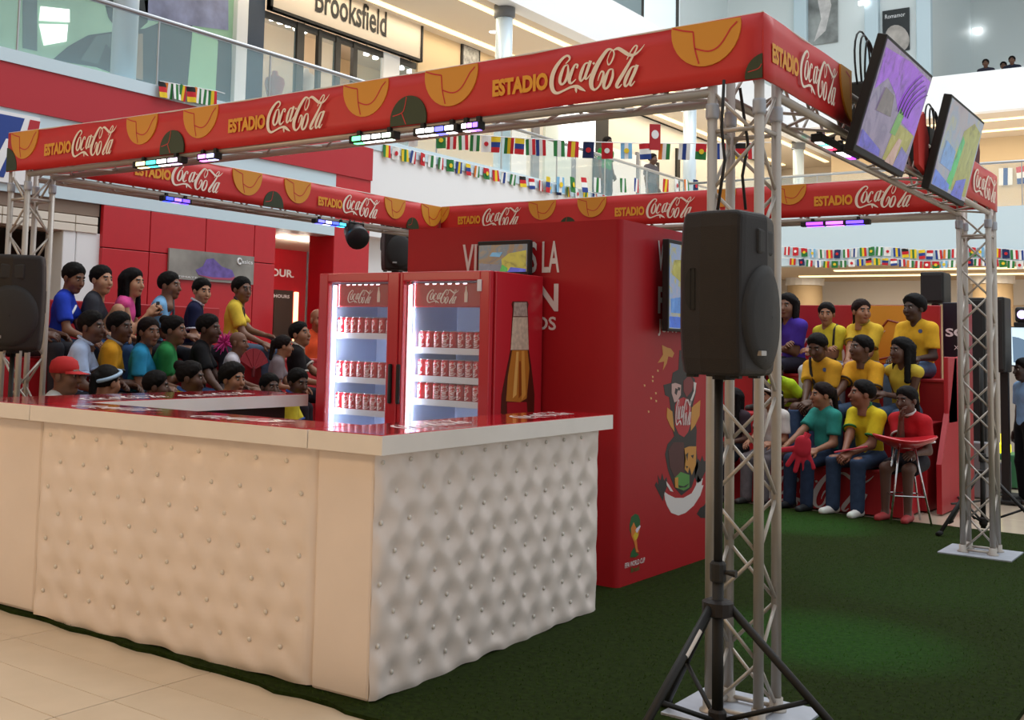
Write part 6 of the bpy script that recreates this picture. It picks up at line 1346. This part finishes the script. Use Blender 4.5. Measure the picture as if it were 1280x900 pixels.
o = MB().cbox(-1.5, 1.8, 0, 0.1, 0, 1.9, 0.01).build('white_partition', mat('partition', 'b9b4ae', 0.6), None, False, (0.1, 12.5, 0)); tag(o, 'pale partition wall behind the guard', 'partition')
# dark tripod feet and cables beside the far tower
t = thing('lighting_stand', 'thin black tripod stand just behind the far truss tower', 'stand', (onz(1228, 668, 0).x, onz(1228, 668, 0).y+0.05, 0)); tripod_parts(t, 0.55, 1.6, 0.55, (0.0, 2.3, 4.2))
for pts in ([(1192, 628), (1203, 636), (1218, 648)], [(1190, 645), (1205, 636), (1226, 626)]):
    s = MB(); s.tube([onz(x, y, 0.02)+Vector((0, 0, z)) for (x, y), z in zip(pts, (0.12, 0.06, 0.0))], 0.012, 6); o = s.build('folded_leg', m_black, None, True); tag(o, 'black metal rod leaning low behind the far truss tower', 'rod', 'rods behind the far tower')
# ================================================================== FLAGS
FL = {'stripe': None}
def flag_mesh(cols, vert, w, h, emblem=None):
    k = (tuple(cols), vert, round(w, 3), round(h, 3), emblem)
    if k in FL: return FL[k]
    mb = MB(); n = len(cols); N = 6
    for i in range(n):
        mb.slot(i)
        for j in range(N):
            if vert: a0, a1, b0, b1 = i/n, (i+1)/n, j/N, (j+1)/N
            else: a0, a1, b0, b1 = j/N, (j+1)/N, 1-(i+1)/n, 1-i/n
            vs = [((a-0.5)*w, 0.02*math.sin(a*5+b*2)*w*2, -h+b*h) for a, b in ((a0, b0), (a1, b0), (a1, b1), (a0, b1))]; mb.add(vs+[(x, y+0.004, z) for x, y, z in vs], [(0, 1, 2, 3), (7, 6, 5, 4)])
    mats = [mat('flag_'+c, c, 0.8) for c in cols]
    if emblem:
        mb.slot(n); mats.append(mat('flag_'+emblem, emblem, 0.8)); r = min(w, h)*0.24
        mb.add([(r*math.cos(2*math.pi*q/10), -0.012-0.03*w, -h/2+r*math.sin(2*math.pi*q/10)) for q in range(10)], [tuple(range(10))])
    FL[k] = mb.mesh('flag', mats); return FL[k]
NM = {'c8202c': 'red', 'f0f0ee': 'white', '2a7a3c': 'green', 'e8c828': 'yellow', '24408c': 'blue', '141414': 'black', '7fb8e0': 'sky blue', 'e07a28': 'orange', '1a2a5a': 'navy'}
RD, WH, GN, YL, BL, BKK, SK, ORR, NV = list(NM)
DES = [([RD, WH, RD], 1, None), ([GN, YL, RD], 1, None), ([BL, WH, RD], 1, None), ([GN, WH, RD], 1, None), ([YL, BL, RD], 0, None), ([RD, YL, RD], 1, None), ([BKK, RD, YL], 0, None), ([SK, WH, SK], 1, YL), ([WH], 0, RD), ([RD], 0, WH), ([GN], 0, YL), ([ORR, WH, GN], 1, None), ([WH, BL, WH], 1, None), ([RD, WH, BL], 0, None), ([NV], 0, RD), ([YL, GN, YL], 1, None), ([WH, GN, WH], 1, None), ([BL, YL, BL], 1, None), ([RD, GN], 0, YL), ([GN, WH, GN], 1, None)]
def flag(p, rz, w, h, des, where, group):
    cols, vert, emb = des; lab = ' '.join([('vertical' if vert else 'horizontal') if len(cols) > 1 else 'plain', ' '.join(NM[c] for c in cols), 'flag', ('with %s disc ' % NM[emb] if emb else '')+where])
    o = put(flag_mesh(cols, vert, w, h, emb), 'flag', None, p); o.rotation_euler = (R.uniform(-0.1, 0.1), R.uniform(-0.08, 0.08), rz+R.uniform(-0.25, 0.25)); tag(o, ' '.join(lab.split()), 'flag', group); return o
def string(pts, lab):
    s = MB(); s.tube(pts, 0.006, 4); o = s.build('flag_line', m_white); tag(o, lab, 'string')
# upper string across the atrium
def upst(px): t = (px-560)/(960-560); return dep(px, 166+12*t+6*math.sin(math.pi*t), 15.0)
string([onx(470, 176, -9.08)]+[upst(510+20*i) for i in range(24)]+[onx(998, 188, -9.35)], 'white cord carrying the larger flags over the atrium')
seq = [(517, 8), (551, 10), (565, 0), (579, 3), (594, 19), (608, 8), (617, 18), (637, 1), (599, 8), (620, 4), (650, 4), (663, 3), (676, 2), (699, 19), (717, 5), (736, 14), (759, 9), (783, 7), (806, 13), (831, 11), (856, 12), (877, 18), (902, 2), (925, 6), (942, 0)]
used_px = []
for px, d in sorted(seq):
    if used_px and px-used_px[-1] < 11: continue
    used_px.append(px); p = upst(px); flag(p-Vector((0, 0, 0.005)), 0.6, 0.13 if px < 690 else 0.15, 0.215, DES[d], 'on the high atrium cord', 'flags on the high cord')
# flags along the gallery fascia
def lowst(px): t = px; return onx(px, 178+0.232*(px-470), XW+0.03)
string([lowst(478+12*i) for i in range(24)], 'white cord carrying small flags along the left gallery edge')
k = 0; px = 484
while px < 760:
    p = lowst(px); flag(p, PI2, 0.16, 0.20, DES[(k*7+1) % 20], 'along the left gallery edge', 'flags on the left gallery edge'); px += 11.3; k += 1
string([onx(200+9*i, 101.5+1.6*i, XW+0.10) for i in range(9)]+[onx(281, 117, XW+0.0)], 'white cord with flags just above the front banner')
for i in range(8):
    p = onx(203+9*i, 102+1.6*i, XW+0.10); flag(p, PI2, 0.13, 0.2, DES[(i*5+6) % 20], 'above the front banner', 'flags at the gallery floor')
for i, px in enumerate((686, 701, 716, 730, 747, 779, 796, 833, 846, 858, 870)):
    p = onx(px, 221+0.02*(px-686), XW+0.1); flag(p, PI2, 0.22, 0.3, DES[(i*3+4) % 20], 'on the gallery rail', 'flags on the gallery rail')
# two rows on the far gallery
def farst(px, r): return ony(px, 310+0.004*(px-980)+r*14+2*math.sin(px*0.05), YF-0.05)
for r in (0, 1): string([farst(975+20*i, r) for i in range(17)], ('white cord with the upper row of flags on the far gallery', 'white cord with the lower row of flags on the far gallery')[r])
k = 0
for r in (0, 1):
    px = 984+7*r
    while px < 1285:
        p = farst(px, r); flag(p, 0, 0.13, 0.19 if r == 0 else 0.15, DES[(k*9+r*4) % 20], ('in the upper far gallery row', 'in the lower far gallery row')[r], 'flags on the far gallery'); px += 10.5; k += 1
for i, (px, py, w, h, d) in enumerate(((1233, 118, 0.62, 0.75, 19), (1255, 116, 0.5, 0.75, 7), (1273, 114, 0.5, 0.75, 13), (1257, 210, 0.35, 0.5, 12), (1277, 208, 0.3, 0.5, 13))):
    p = ony(px, py, 31.08 if i < 3 else 30.93); flag(p, 0, w, h, DES[d], 'hanging on the top gallery', 'large flags on the top gallery')
p = dep(819, 157, 15.0); t = thing('hanging_sign', 'small red sign with a white emblem among the flags', 'sign', p, 0.75)
MB().cbox(-0.075, 0.075, 0, 0.01, -0.33, 0.02, 0.002).build('board', mat('sign_red', 'b5202a', 0.6), t); MB().prism(blob(0, -0.12, 0.05, 0.06, 14), ((0,-0.001,0), (1,0,0), (0,0,1), (0,-1,0)), 0.002).build('emblem_print', m_white, t)
o = MB().tube([(0,0,0.02), (0,0,0.06)], 0.003, 4).build('cord', m_white, t)
# top gallery on the right where people stand
struct('trim_20', MB().box(-4.9, 10, 31.2, 31.5, 7.6, 8.95), m_white)
struct('floor_top_gallery', MB().box(-4.9, 10, 31.5, 36, 8.75, 8.95), m_white)
